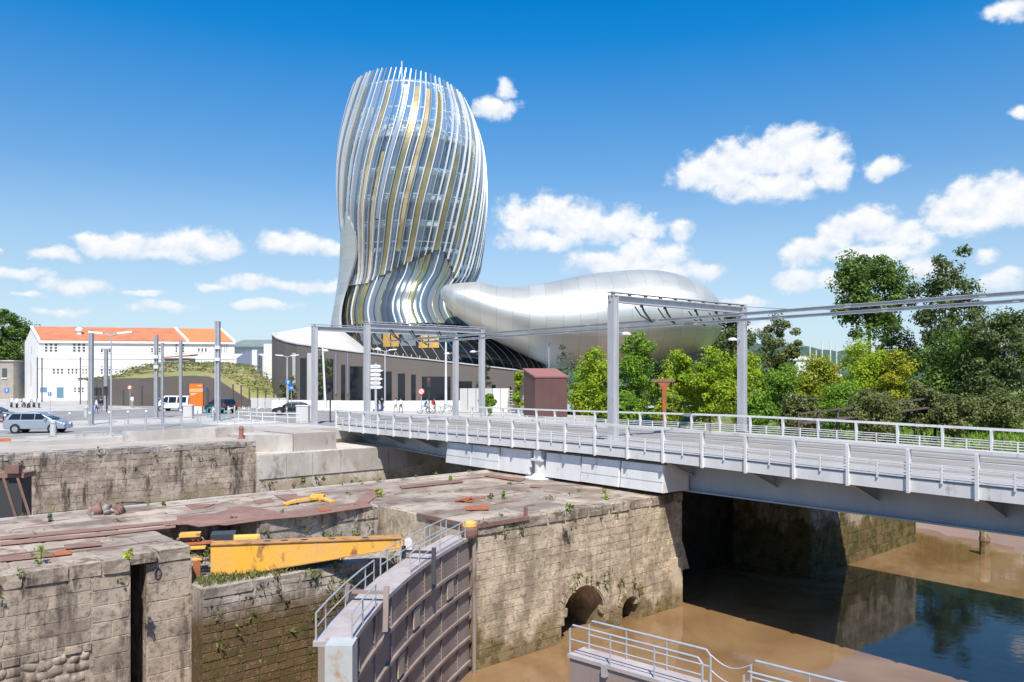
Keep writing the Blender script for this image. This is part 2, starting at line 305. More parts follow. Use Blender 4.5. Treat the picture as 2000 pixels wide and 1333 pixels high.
MT = dict(
    white_steel=mat('white_steel', (.76,.75,.735), .45, var=(.65,.64,.625), scale=.8, dirt=((.43,.37,.32), 1.9, .60), squash=(1,1,.45)),
    girder_blue=mat('girder_blue', (.38,.455,.53), .45, var=(.28,.36,.44), scale=.5, dirt=((.33,.32,.30), 1.3, .60), squash=(1,1,.25)),
    grey_steel=mat('grey_steel', (.47,.475,.49), .45, var=(.39,.395,.41), scale=1.5, dirt=((.33,.30,.28), 1.8, .62), squash=(1,1,.3)),
    dark_steel=mat('dark_steel', (.05,.052,.056), .5),
    pole_grey=mat('pole_grey', (.36,.37,.39), .5, var=(.30,.31,.33), scale=2),
    asphalt=mat('asphalt', (.21,.205,.20), .9, var=(.30,.29,.28), scale=.25, bump=.15, bscale=20),
    deck_road=mat('deck_road', (.30,.275,.245), .85, var=(.245,.225,.205), scale=.6, bump=.1, bscale=15),
    footway=mat('footway', (.40,.385,.365), .8, var=(.33,.32,.31), scale=.7),
    paving=mat('paving', (.50,.475,.445), .85, var=(.40,.38,.355), scale=.18, lo=.42, hi=.58, dirt=((.30,.28,.255), .6, .56)),
    concrete=mat('concrete', (.55,.515,.465), .85, var=(.41,.375,.335), scale=.5, lo=.42, hi=.58, bump=.2, dirt=((.24,.205,.17), 1.1, .56), squash=(1,1,.5)),
    warm_concrete=mat('warm_concrete', (.46,.40,.35), .85, var=(.37,.32,.285), scale=.8, bump=.15, dirt=((.27,.235,.21), 2., .60), squash=(1,1,.4)),
    white_paint=mat('white_paint', (.74,.74,.73), .6, var=(.66,.66,.65), scale=1.5),
    slab=mat('slab', (.38,.32,.26), .9, var=(.25,.195,.155), scale=.45, lo=.42, hi=.58, bump=.5, bscale=8, rand=.25, dirt=((.19,.125,.095), 1.0, .53)),
    rust=mat('rust', (.205,.112,.085), .8, var=(.27,.155,.12), scale=1.2, bump=.3, rand=.2, dirt=((.34,.26,.21), 1.6, .60)),
    rust_orange=mat('rust_orange', (.42,.13,.05), .8, var=(.30,.10,.05), scale=2, bump=.3),
    gate_steel=mat('gate_steel', (.235,.18,.16), .65, var=(.32,.26,.235), scale=.55, bump=.15, dirt=((.13,.085,.075), 1.3, .57), squash=(1,1,.35)),
    gate_deck=mat('gate_deck', (.46,.41,.40), .7, var=(.36,.31,.30), scale=1.2, bump=.2, dirt=((.24,.16,.12), 2.5, .6)),
    gate_post=mat('gate_post', (.50,.52,.52), .55, var=(.42,.44,.43), scale=1.2, dirt=((.40,.24,.13), 1.6, .60)),
    galv=mat('galv', (.56,.57,.58), .4, metal=.35, var=(.47,.48,.49), scale=4),
    hatch=mat('hatch', (.42,.35,.28), .7, var=(.34,.27,.22), scale=3),
    yellow=mat('yellow', (.84,.43,.045), .65, var=(.74,.42,.12), scale=.9, bump=.25, dirt=((.27,.13,.06), 2.4, .56), squash=(1,1,.55)),
    yellow_worn=mat('yellow_worn', (.55,.27,.06), .75, var=(.36,.20,.11), scale=1.4, bump=.3, dirt=((.20,.11,.07), 2.2, .52)),
    orange=mat('orange', (.85,.17,.015), .5),
    glass_dark=mat('glass_dark', (.012,.016,.02), .08, spec=.6),
    kiosk=mat('kiosk', (.13,.068,.058), .6, var=(.115,.058,.05), scale=.7),
    kiosk_roof=mat('kiosk_roof', (.30,.13,.11), .6),
    house=mat('house', (.80,.78,.74), .8, var=(.72,.70,.66), scale=.3),
    roof_tile=mat('roof_tile', (.42,.15,.075), .8, var=(.55,.20,.10), scale=.5, bump=.2, bscale=5),
    roof_tile_new=mat('roof_tile_new', (.66,.20,.07), .8, var=(.60,.22,.09), scale=.5, bump=.2, bscale=5),
    window_dark=mat('window_dark', (.07,.085,.095), .2),
    blue_door=mat('blue_door', (.12,.24,.33), .5),
    mound_wall=mat('mound_wall', (.13,.108,.092), .8, var=(.10,.085,.075), scale=.3),
    stone_house=mat('stone_house', (.40,.36,.31), .9, var=(.30,.27,.23), scale=1),
    shed_blue=mat('shed_blue', (.20,.22,.32), .6), shed_roof=mat('shed_roof', (.22,.27,.26), .7, var=(.18,.22,.21), scale=.4),
    podium=mat('podium', (.155,.132,.117), .8, var=(.13,.112,.10), scale=.15, dirt=((.11,.095,.085), .5, .62)),
    podium_roof=mat('podium_roof', (.62,.60,.57), .7, var=(.50,.48,.46), scale=.3),
    podium_light=mat('podium_light', (.58,.57,.55), .7, var=(.48,.47,.46), scale=.4, squash=(1,1,.2)),
    bark=mat('bark', (.10,.075,.055), .9, var=(.065,.05,.04), scale=4, bump=.4),
    wood=mat('wood', (.13,.10,.08), .9, var=(.08,.065,.055), scale=3),
    sign_blue=mat('sign_blue', (.02,.17,.55), .4), sign_red=mat('sign_red', (.65,.03,.03), .4),
    teal=mat('teal', (.06,.40,.42), .4), rubber=mat('rubber', (.02,.02,.02), .8), rim=mat('rim', (.55,.56,.58), .3, metal=.7),
    car_silver=mat('car_silver', (.40,.44,.50), .28, metal=.55), car_navy=mat('car_navy', (.012,.022,.03), .2), car_white=mat('car_white', (.78,.80,.80), .3),
    car_teal=mat('car_teal', (.015,.035,.045), .2), car_grey=mat('car_grey', (.16,.17,.19), .3, metal=.4), lamp_red=mat('lamp_red', (.5,.02,.02), .3),
    skin=mat('skin', (.55,.34,.25), .6), hair=mat('hair', (.05,.035,.025), .7),
    cloth_white=mat('cloth_white', (.75,.74,.72), .8), cloth_blue=mat('cloth_blue', (.02,.13,.45), .8), cloth_black=mat('cloth_black', (.02,.02,.022), .8),
    cloth_red=mat('cloth_red', (.60,.03,.05), .8), cloth_grey=mat('cloth_grey', (.16,.17,.19), .8), denim=mat('denim', (.06,.09,.17), .8), cloth_tan=mat('cloth_tan', (.45,.38,.30), .8),
    stone_slime_shaded=masonry('stone_slime_shaded', (.46,.385,.28), (.30,.245,.17), (.12,.095,.06), (.16,.115,.05), -4.4, (.075,.075,.02), .6, tspread=2.2),  # pier end: slime and moss, spread further to deepen the bridge's shade in colour
    stone_shaded=masonry('stone_shaded', (.085,.07,.058), (.06,.05,.042), (.03,.026,.022), (.05,.04,.028), -4.5, (.035,.035,.016), .7),  # recess stone with the deep shade under the bridge put into its colour
    stone_old=masonry('stone_old', (.42,.375,.33), (.30,.27,.24), (.10,.085,.075), (.115,.085,.055), -9., (.07,.065,.03), .75),
    stone_cream=masonry('stone_cream', (.58,.48,.355), (.43,.35,.255), (.17,.13,.09), (.25,.185,.10), -6.25, (.13,.105,.04), .5, rand=.08),
    stone_pink=masonry('stone_pink', (.43,.355,.28), (.30,.245,.195), (.08,.065,.053), (.32,.27,.22), -8.5, (.15,.13,.09), .75, rand=.09),
    stone_weed=masonry('stone_weed', (.48,.42,.36), (.36,.31,.26), (.13,.105,.08), (.135,.088,.043), -3.9, (.10,.078,.03), .6, tspread=1.0),
    stone_quay=masonry('stone_quay', (.45,.37,.30), (.31,.25,.20), (.075,.06,.048), (.33,.27,.19), -3.6, (.27,.23,.15), .95),
    stone_white=masonry('stone_white', (.68,.63,.56), (.58,.53,.46), (.36,.30,.24), (.44,.37,.28), -3.2, (.36,.30,.21), .30),
    mud=mat('mud', (.25,.165,.115), .45, var=(.32,.225,.165), scale=.12, bump=.5, bscale=.6, squash=(1,1,1)),
    grass_ground=mat('grass_ground', (.115,.19,.035), .9, var=(.20,.235,.06), scale=.15, bump=.8, bscale=3),
    bank=mat('bank', (.09,.085,.04), .9, var=(.15,.11,.07), scale=.3, bump=.8, bscale=2),
    hill=mat('hill', (.055,.095,.075), .9, var=(.04,.075,.06), scale=.03, bump=1., bscale=.2),
)
# ------------------------------------------------------------------ setting
WZ = -7.35
def struct(name, mb, m, smooth=False): return tag(mb.build(name, m, smooth=smooth), kind='structure')
def water_mat():
    m, nt, bs = new_mat('muddy_water'); K = nt.links; N = nt.nodes
    bs.inputs['Roughness'].default_value = .045; bs.inputs['IOR'].default_value = 1.33; bs.inputs['Specular IOR Level'].default_value = .6
    g = N.new('ShaderNodeNewGeometry'); n = N.new('ShaderNodeTexNoise'); n.inputs['Scale'].default_value = .13; n.inputs['Detail'].default_value = 7; n.inputs['Distortion'].default_value = 2.2
    K.new(g.outputs['Position'], n.inputs['Vector']); r = N.new('ShaderNodeMapRange'); K.new(n.outputs[0], r.inputs[0]); r.inputs[1].default_value = .35; r.inputs[2].default_value = .65
    x = N.new('ShaderNodeMix'); x.data_type = 'RGBA'; K.new(r.outputs[0], x.inputs[0]); x.inputs[6].default_value = (.27,.17,.088,1); x.inputs[7].default_value = (.165,.092,.038,1)
    K.new(x.outputs[2], bs.inputs['Base Color'])
    n2 = N.new('ShaderNodeTexNoise'); n2.inputs['Scale'].default_value = 1.6; n2.inputs['Detail'].default_value = 3; K.new(g.outputs['Position'], n2.inputs['Vector'])
    b = N.new('ShaderNodeBump'); b.inputs['Strength'].default_value = .09; b.inputs['Distance'].default_value = .05; K.new(n2.outputs[0], b.inputs['Height']); K.new(b.outputs[0], bs.inputs['Normal'])
    return m
mb = MB(); mb.add([(-160,-60,WZ),(260,-60,WZ),(260,110,WZ),(-160,110,WZ)], [(0,1,2,3)])
struct('water', mb, water_mat())
mb = MB(LW); mb.prism([(-200,57.3),(64,57.3),(64,3500),(-200,3500)], -.9, 0.0); struct('plaza', mb, MT['paving'])
mb = MB(); mb.add([(-4000,150,-.7),(4000,150,-.7),(4000,6000,-.7),(-4000,6000,-.7)], [(0,1,2,3)]); struct('ground', mb, MT['grass_ground'])
# near bank behind and beneath the camera
mb = MB(LW); mb.box(-60,70,-40,-1.5,-8,2.2); struct('near_bank', mb, MT['concrete'])
def ss(a, b, x):
    t = np.clip((x-a)/(b-a), 0, 1); return t*t*(3-2*t)
def bank_z(X, Y):
    e = (X-30.3)*.93 + (Y-52)*.36 + 1.5*np.sin(X*.35+Y*.21)
    z = -8.2 + 1.7*ss(-3, 7, e) + 3.6*ss(5, 24, e) + 1.9*ss(20, 75, e)
    z += .22*np.sin(X*.9+1.3*np.sin(Y*.7))*np.sin(Y*.83) + .1*np.sin(X*2.1)*np.sin(Y*1.7+X)
    return z
xs = np.linspace(6, 190, 116); ys = np.linspace(24, 170, 110); mb = MB(); vs = []; fs = []
mb.m = 0
for j, y in enumerate(ys):
    for i, x in enumerate(xs):
        l = x*LX + y*LY; z = float(bank_z(x, y))
        if l < 57: z = min(z, -8.5)
        vs.append((x, y, z))
n = len(xs)
for j in range(len(ys)-1):
    for i in range(n-1):
        fs.append((j*n+i, j*n+i+1, (j+1)*n+i+1, (j+1)*n+i))
k = mb.add(vs, fs)
for q, f in enumerate(fs):
    zc = sum(vs[i][2] for i in f)/4
    mb.mi[q] = 0 if zc < -4.0 else (1 if zc < -2.6 and RD.random() < .6 else 2)
o = struct('river_bank', mb, [MT['mud'], MT['bank'], MT['grass_ground']], True)
# wooded ridge on the horizon
mb = MB(); rows = []
for j in range(7):
    row = []
    for i in range(240):
        x = -1500 + i*13; hgt = 48 + 10*math.sin(i*.07) + 5*math.sin(i*.23+1) + RD.uniform(-3.5, 3.5)
        hgt *= (1 if x < 420 else 1.12)
        row.append((x + RD.uniform(-4,4), 900 + j*18 + RD.uniform(-5,5), -1 + hgt*math.sin(j/6*math.pi/2)**.6 + RD.uniform(-2,2)))
    rows.append(row)
mb.loft(rows, closed=False); struct('hills', mb, MT['hill'])
# roads
def strip(name, pts, z, m):
    mb = MB(); a = [(p[0],p[1],z) for p in pts]; mb.add(a, [tuple(range(len(a)))]); return struct(name, mb, m)
strip('road', [BR((-50.2,.6,0)),BR((-50.2,13.6,0)),BR((-72,14.5,0)),BR((-150,17,0)),BR((-150,-1,0)),BR((-72,-.5,0))], .004, MT['asphalt'])
strip('quay_road', [LW((-60,61.5,0)),LW((21,61.5,0)),LW((27,67,0)),LW((27,72,0)),LW((-60,69,0))], .008, MT['asphalt'])
strip('forecourt', [LW((-60,84,0)),LW((30,84,0)),LW((48,96,0)),LW((40,112,0)),LW((-60,104,0))], .006, MT['asphalt'])
mb = MB(LW)
for a in range(-2, 20, 3): mb.box(a, a+1.6, 65.2, 65.35, .008, .014)
for a in range(6): mb.box(28+a*1.0, 28.5+a*1.0, 67.5, 70.5, .004, .013)
struct('road_marking', mb, MT['white_paint'])
mb = MB(LW); mb.box(-60,17,60.9,61.2,0,.12); mb.box(-60,20,57.3,57.6,0,.06); struct('kerb', mb, MT['concrete'])

# ------------------------------------------------------------------ masonry of the lock
def stone_mesh(seed, round_=0.):
    r = random.Random(seed); mb = MB(); q = .5; b = .04 + round_*.14
    def j(s=.025): return r.uniform(-s, s)
    ring0 = [(-q,.5,-q),(q,.5,-q),(q,.5,q),(-q,.5,q)]
    def ringat(y, ins):
        c = ins*.5
        return [(-q+ins+j(), y, -q+c),(-q+c, y, -q+ins+j()),(q-c, y, -q+ins+j()),(q-ins+j(), y, -q+c),(q-ins+j(), y, q-c),(q-c, y, q-ins+j()),(-q+c, y, q-ins+j()),(-q+ins+j(), y, q-c)] if False else \
               [(-q+ins+j(), y+j(), -q+ins+j()),(j(.1), y+j(), -q+ins*.8+j()),(q-ins+j(), y+j(), -q+ins+j()),(q-ins*.8+j(), y+j(), j(.1)),(q-ins+j(), y+j(), q-ins+j()),(j(.1), y+j(), q-ins*.8+j()),(-q+ins+j(), y+j(), q-ins+j()),(-q+ins*.8+j(), y+j(), j(.1))]
    rr = [ringat(.5, 0 + round_*.1), ringat(-.32 + round_*.2, .01 + round_*.10), ringat(-.5, b + round_*.12)]
    mb.add([p for R_ in rr for p in R_] + [(j(.05), -.5 - round_*.12 + j(), j(.05))],
           [(i, (i+1)%8, 8+(i+1)%8, 8+i) for i in range(8)] + [(8+i, 8+(i+1)%8, 16+(i+1)%8, 16+i) for i in range(8)] + [(16+i, 16+(i+1)%8, 24) for i in range(8)] + [tuple(range(8))[::-1]])
    return mb
_sm = {}
def stone_variant(m, k, rnd=0.):
    key = (m.name, k, rnd)
    if key not in _sm: _sm[key] = stone_mesh(k*13+5, rnd).mesh('stone', m, smooth=rnd > 0)
    return _sm[key]
def put_stone(parent, name, m, l, w, z, dl, dw, dz, ang, rnd=0., tilt=0.):
    o = bpy.data.objects.new(name, stone_variant(m, RD.randrange(7), rnd)); COL.objects.link(o); o.parent = parent
    o.location = LW((l, w, z)) - wl(parent); o.rotation_euler = (0, tilt, ang); o.scale = (dl, dw, dz)
    return o
def courses(parent, m, l0, l1, w, z0, z1, ch, ln, skip=None, jit=.018, gap=.022, name='stone', dep=.28):
    z = z1; row = 0; cnt = 0
    while z - ch*.6 > z0:
        h = ch*RD.uniform(.88, 1.12); zc = z - h/2; l = l0
        first = ln*(.5 if row % 2 else 1.)*RD.uniform(.8, 1.1)
        while l < l1 - .02:
            d = first if l == l0 else ln*RD.uniform(.65, 1.35)
            if l1 - l - d < ln*.4: d = l1 - l
            lc = l + d/2
            if not (skip and skip(lc, zc, d, h)):
                put_stone(parent, name, m, lc, w + dep/2 - RD.uniform(0, jit) - .012, zc, d - gap, dep, h - gap, LANG); cnt += 1
            l += d
        z -= h; row += 1
    return cnt
TOP = -1.72
# --- pier between the two locks
pier = thing('lock_pier', 'weathered stone pier between the two lock chambers under the white bridge', 'lock pier', LW((10, 33, WZ)))
mb = MB(LW)
mb.box(-45, 10.06, 30.3, 37.3, -8.2, TOP-.03); mb.box(10.06, 13.75, 33.0, 37.3, -8.2, TOP-.03); mb.box(13.75, 33, 30.302, 37.3, -8.2, TOP-.03)
mb.build('body', MT['stone_old'], pier)
mb = MB(LW); mb.box(43, 58, 22.2, 37.3, -8.2, TOP-.03); mb.build('end_wall', MT['stone_slime_shaded'], pier)
mb = MB(LW); mb.box(33.002, 42.998, 27.2, 37.29, -8.2, TOP-.031); mb.build('recess_wall', MT['stone_shaded'], pier)
mb = MB(LW); mb.box(19.5, 33, 23.8, 30.3, -8.2, TOP-.03)
head = mb.build('pier_head', MT['stone_cream'], pier)
def arch_cutter(lc, r, zs, dep):
    c = MB(LW); n = 14
    pts = [(lc + r*math.cos(math.pi*i/n), 23.2, zs + r*math.sin(math.pi*i/n)) for i in range(n+1)] + [(lc-r, 23.2, -9), (lc+r, 23.2, -9)]
    k = len(pts); c.add(pts + [(p[0]-.25*dep*.2, p[1]+dep, p[2]) for p in pts], [tuple(range(k))[::-1], tuple(range(k, 2*k))] + [(i,(i+1)%k,k+(i+1)%k,k+i) for i in range(k)])
    return c.build('cutter', MT['stone_cream'], pier)
ARCH = [(25.8, 1.38, -6.55, 5.2), (29.0, .62, -6.85, 3.0)]
cut = [arch_cutter(*a) for a in ARCH]
for c in cut:
    md = head.modifiers.new('b', 'BOOLEAN'); md.operation = 'DIFFERENCE'; md.object = c; md.solver = 'EXACT'
dg = bpy.context.evaluated_depsgraph_get(); dg.update(); me = bpy.data.meshes.new_from_object(head.evaluated_get(dg)); head.modifiers.clear(); head.data = me
for c in cut: bpy.data.objects.remove(c)
def in_arch(l, z, d, h):
    for (lc, r, zs, dp) in ARCH:
        if abs(l-lc) < r + d*.42 and z < zs: return True
        if math.hypot(l-lc, z-zs) < r + min(d, h)*.5 + .06: return True
    return False
courses(pier, MT['stone_cream'], 19.55, 32.98, 23.8, WZ-.1, TOP-.45, .35, .9, in_arch, jit=.014, gap=.014)
for (lc, r, zs, dp) in ARCH:                                  # voussoirs
    n = int(r*9)+4
    for i in range(n):
        a = math.pi*(i+.5)/n; rr = r + .2
        put_stone(pier, 'arch_stone', MT['stone_cream'], lc + rr*math.cos(a), 23.8+.10, zs + rr*math.sin(a), .36, .28, math.pi*rr/n-.02, LANG, 0., -a)
def cope(parent, m, l0, l1, w, ln, h=.42, dep=.9, z=TOP, prot=.07):
    l = l0
    while l < l1 - .01:
        d = ln*RD.uniform(.75, 1.25); d = min(d, l1-l)
        if l1-l-d < .4: d = l1-l
        put_stone(parent, 'coping_stone', m, l+d/2, w + dep/2 - prot + RD.uniform(-.03,.03), z - h/2 + RD.uniform(-.02,.025), d-.03, dep, h, LANG)
        l += d
cope(pier, MT['stone_pink'], 19.5, 33.0, 23.8, 1.35)
cope(pier, MT['stone_pink'], 13.8, 19.4, 30.33, 1.5, .5)
mb = MB(LW); mb.hexa([(32.9,23.75,-5.6),(33.55,23.75,-5.6),(33.55,25,-5.6),(32.9,25,-5.6),(32.9,23.75,-4.2),(33.0,23.75,-4.2),(33.0,25,-4.2),(32.9,25,-4.2)])
mb.box(32.0,32.9,23.68,24,-8,-4.9); mb.build('buttress', MT['stone_cream'], pier)
def slabs(parent, l0, l1, w0, w1, dl, dw, zt=TOP, skip=None):
    w = w0
    while w < w1 - .05:
        d = dw*RD.uniform(.8, 1.2); d = min(d, w1-w); d = w1-w if w1-w-d < .35 else d; l = l0 - RD.uniform(0, dl)*.5
        while l < l1:
            e = dl*RD.uniform(.6, 1.4); a = max(l, l0); b = min(l+e, l1)
            if b-a > .15 and not (skip and skip((a+b)/2, w+d/2)):
                o = put_stone(parent, 'slab', MT['slab'], (a+b)/2, w+d/2, zt - .07 + RD.uniform(-.016, .016), b-a-.025, .14, d-.025, LANG)
                o.rotation_euler = (-math.pi/2 + RD.uniform(-.006,.006), 0, LANG + math.pi*0)
            l += e
        w += d
slabs(pier, -9, 33, 31.2, 37.28, 2.4, 1.15, skip=lambda l, w: l < 13.75 and l > 10 and w < 33)
slabs(pier, 19.6, 33, 24.75, 31.2, 2.2, 1.2)
slabs(pier, 43, 58, 22.3, 37.2, 4, 3)
courses(pier, MT['stone_slime_shaded'], 43.05, 57.95, 22.2, WZ-.1, TOP-.1, .6, 1.4, jit=.02, gap=.014, name='block')
mb = MB(LW); mb.box(-20, 33, 37.25, 37.45, TOP-.25, TOP+.06); mb.build('edge_kerb', MT['concrete'], pier)
def plate(parent, pts, m, z=TOP+.012, th=.02, name='iron_plate'):
    mb = MB(); mb.prism([gp(u, v, z)[:2] for u, v in pts], z, z+th); return mb.build(name, m, parent)
for pts, m in [([(361,987),(420,985),(398,993),(376,997)], 'rust'), ([(345,1009),(420,1003),(470,989),(488,990),(548,1001),(600,996),(722,984),(728,990),(600,1009),(520,1016),(440,1027),(400,1023),(345,1026)], 'rust'),
               ([(690,985),(718,961),(742,955),(738,968),(716,986)], 'rust'), ([(535,968),(578,965),(595,978),(565,982)], 'rust'), ([(495,978),(530,974),(537,981),(500,985)], 'rust'),
               ([(0,1049),(200,1031),(420,1010),(420,1015),(200,1037),(0,1055)], 'rust'), ([(0,1060),(200,1042),(343,1027),(343,1031),(200,1047),(0,1066)], 'rust'),
               ([(125,1065),(196,1058),(198,1066),(128,1073)], 'rust'), ([(0,1089),(104,1079),(104,1087),(0,1098)], 'rust'), ([(105,1079),(140,1075),(140,1083),(105,1087)], 'rust_orange'),
               ([(909,989),(953,988),(955,996),(910,997)], 'rust_orange'), ([(945,930),(951,927),(1027,936),(1015,941)], 'rust'), ([(1037,947),(1058,948),(1055,953),(1035,952)], 'rust'),
               ([(618,993),(636,991),(648,997),(628,1000)], 'rust_orange'), ([(780,950),(900,938),(905,942),(785,955)], 'rust')]:
    pz = globals().get('pz', TOP+.012)+.0025; plate(pier, pts, MT[m], pz)
for (a, b, w, d) in ((-9,9.5,28.75,.16),(-9,8,29.7,.10),(-9,10,32.4,.22),(-9,12,34.6,.14),(14,32,31.6,.12),(14.5,30,33.2,.20),(16,33,35.1,.12),(20,32,29.2,.16),(21,31,27.1,.10),(-9,33,36.3,.10)):
    l = a
    while l < b:
        e = min(b, l+RD.uniform(1.2,4.)); mb = MB(LW); mb.box(l, e-.04, w, w+d, TOP-.02, TOP+.006+RD.uniform(0,.004))
        if RD.random() < .8 and not (9 < l < 14.2 and w < 33): mb.build('iron_rail', MT['rust'], pier)
        l = e
mb = MB(LW); mb.box(19.42, 19.52, 24.2, 27.4, TOP-.12, TOP+.03); mb.box(19.42, 22.4, 23.66, 23.78, TOP-.12, TOP+.04); mb.build('iron_edge', MT['rust'], pier)
mb = MB(LW); mb.bar((22.4, 23.9, TOP), (22.4, 23.9, TOP+.38), .12, .12); mb.build('iron_stub', MT['rust'], pier)
plate(pier, [gpx for gpx in [(388,1030),(440,1024),(498,1013),(484,1003),(400,1010),(350,1022)]], MT['rust'], TOP+.015, .03, 'cover_plate')
# --- block to the near side of the pier, with its groove
abut = thing('gate_abutment', 'pale pinkish masonry block with a dark vertical stop groove, beside the yellow strut', 'masonry block', LW((4, 28, WZ)))
mb = MB(LW); mb.box(-45, 7.97, 26.82, 30.3, -8.2, TOP-.03); mb.box(7.97, 8.55, 30., 30.3, -8.2, TOP-.03); mb.box(8.6, 10.06, 27.3, 30.3, -8.2, TOP-.42); mb.build('body', MT['stone_pink'], abut)
courses(abut, MT['stone_pink'], 1.5, 6.85, 26.82, -4.15, TOP-.42, .40, 1.25, jit=.010, gap=.009)
courses(abut, MT['stone_pink'], 6.85, 7.97, 26.82, -7.4, TOP-.42, .52, 1.1, jit=.012, gap=.01, name='quoin')
courses(abut, MT['stone_pink'], 8.61, 10.06, 27.3, -7.4, TOP-.42, .62, 1.5, jit=.006, gap=.008)
cope(abut, MT['stone_pink'], 0.2, 7.97, 26.82, 1.0, .44)
cope(abut, MT['stone_pink'], 8.02, 8.9, 27.15, .88, .34, 1.1); cope(abut, MT['stone_pink'], 8.93, 10.06, 27.27, 1.13, .42, 1.1, prot=.02)
courses(abut, MT['stone_pink'], 1.5, 6.85, 26.82, -4.5, -4.15, .24, .55, jit=.07, gap=.045)
z = -4.55
while z > -6.4:
    l = 2.2 + RD.uniform(0,.3)
    while l < 6.8:
        d = RD.uniform(.26, .52); h = RD.uniform(.26, .40)
        put_stone(abut, 'rubble_stone', MT['stone_pink'], l, 26.82+.075, z+RD.uniform(-.06,.06), d*1.08, .22, h, LANG, .55, RD.uniform(-.5,.5)); l += d*.94
    z -= .30
slabs(abut, -9, 10.06, 27.75, 31.2, 2.2, 1.1)
mb = MB(LW)
mb.torus((8.95, 27.24, TOP-.72), (.3,-.9,.2), .12, .02, 12, 5); mb.build('mooring_ring', MT['dark_steel'], abut)
# --- sunk ledge that carries the yellow strut
ledge = thing('chamber_wall', 'weed-stained brick-coursed chamber wall under the yellow strut', 'lock wall', LW((14, 28, WZ)))
mb = MB(LW); mb.box(10.06, 19.5, 26.42, 33.0, -8.2, -3.05); mb.build('body', MT['stone_weed'], ledge)
courses(ledge, MT['stone_weed'], 10.08, 19.48, 26.42, -7.45, -3.38, .29, .62, jit=.03, gap=.022)
cope(ledge, MT['stone_weed'], 10.08, 19.48, 26.42, 1.7, .34, 1.0, -3.02, .05)
# --- far quay wall
quay = thing('quay_wall', 'old blackened stone quay wall across the far lock below the pavement', 'quay wall', LW((15, 54, WZ)))
mb = MB(LW); mb.box(-60, 23.5, 52.02, 57.3, -8.2, -.32); mb.build('body', MT['stone_quay'], quay)
courses(quay, MT['stone_quay'], 4, 23.5, 52.02, -5.2, -.62, .40, 1.05, jit=.014, gap=.012)
cope(quay, MT['stone_old'], 2, 23.5, 52.02, 1.5, .36, 1.1, -.28, .05)
mb = MB(LW); mb.box(-60, 23.5, 53.1, 57.3, -.34, -.27); mb.build('quay_strip', MT['warm_concrete'], quay)
new = thing('bridge_abutment', 'pale repaired concrete abutment under the far end of the bridge', 'abutment', LW((28, 55, WZ)))
mb = MB(LW); mb.box(23.5, 62, 51.75, 57.5, -8.2, -1.22); mb.box(29.9, 62, 57.5, 64, -8.2, -.7); mb.build('base_wall', MT['stone_white'], new)
mb = MB(LW); mb.prism([(23.5,54.6),(26.45,52.45),(26.45,60),(23.5,60)], -1.215, -.02); mb.build('wing_wall', MT['concrete'], new)
mb = MB(LW); mb.prism([(26.5,52.4),(29.9,52.4),(29.9,62),(26.5,62)], -1.218, .06); mb.build('parapet_block', MT['warm_concrete'], new)
for i, (a, b) in enumerate([(23.6,25.6),(25.63,27.6),(27.63,29.85),(29.9,34),(34.05,40)]):
    mb = MB(LW); mb.box(a, b-.03, 51.68, 51.8, -2.9, -1.26); mb.build('panel', MT['concrete'], new)
lw = MB(LW); lw.box(16.5, 25.5, 56.8, 57.28, -.28, .42)
tag(lw.build('plinth_wall', MT['concrete'], loc=LW((21,57,0))), 'low pale concrete plinth wall along the pavement behind the rusty bollard', 'low wall')
# ------------------------------------------------------------------ swing bridge
def cz(t): return .2*math.exp(-((-t-20)/14.)**2)
bridge = thing('swing_bridge', 'long white steel swing bridge with railings crossing the lock', 'bridge', BR((-24.6, 6, TOP)))
T0, T1 = -50.0, 14.0
ts = [T0 + (T1-T0)*i/32 for i in range(33)]
def run(mb, n0, n1, zf0, zf1, tl=None):
    tl = tl or ts
    rings = [[(t,n0,zf0(t)),(t,n1,zf0(t)),(t,n1,zf1(t)),(t,n0,zf1(t))] for t in tl]; mb.loft(rings, caps=True)
A = lambda z: (lambda t: z + cz(t))
mb = MB(BR); run(mb, 2.4, 11.2, A(-.02), A(.22)); mb.build('roadway', MT['deck_road'], bridge)
for a, b in ((.13, 2.38), (11.22, 13.95)):
    mb = MB(BR); run(mb, a, b, A(.0), A(.33)); mb.build('footway', MT['footway'], bridge)
mb = MB(BR)
for a in (5.2, 8.4): run(mb, a, a+.09, A(.22), A(.226))
for a in (2.55, 11.0): run(mb, a, a+.1, A(.22), A(.226))
mb.build('lane_line', MT['white_paint'], bridge)
mb = MB(BR)
for a in (3.4, 4.5, 8.9, 10.0): run(mb, a, a+.06, A(.22), A(.224))
mb.build('tram_rail', MT['dark_steel'], bridge)
for nn in (0.0, 13.96):
    mb = MB(BR); run(mb, nn, nn+.12, A(-.2), A(.24)); mb.build('fascia', MT['white_steel'], bridge)
def gz(t): s = -t; return -1.5 - .1*min(1, max(0, (s-5)/25)) if s < 34 else -1.6 + .42*min(1, (s-34)/15.) + (.5*max(0, (s-48)/2.))
for n0 in (2.2, 11.4):
    g = MB(BR); run(g, n0, n0+.35, lambda t: gz(t), A(-.03)); g.build('girder', MT['girder_blue'], bridge)
    g = MB(BR); run(g, n0-.22, n0+.57, lambda t: gz(t)-.07, lambda t: gz(t)-.002); g.build('flange', MT['girder_blue'], bridge)
mb = MB(BR); run(mb, 2.6, 11.3, A(-.1), A(-.03)); mb.build('soffit', MT['girder_blue'], bridge)
P = 2.3
posts_t = [.9 + P*i for i in range(6, -23, -1) if T0 < .9 + P*i < T1]
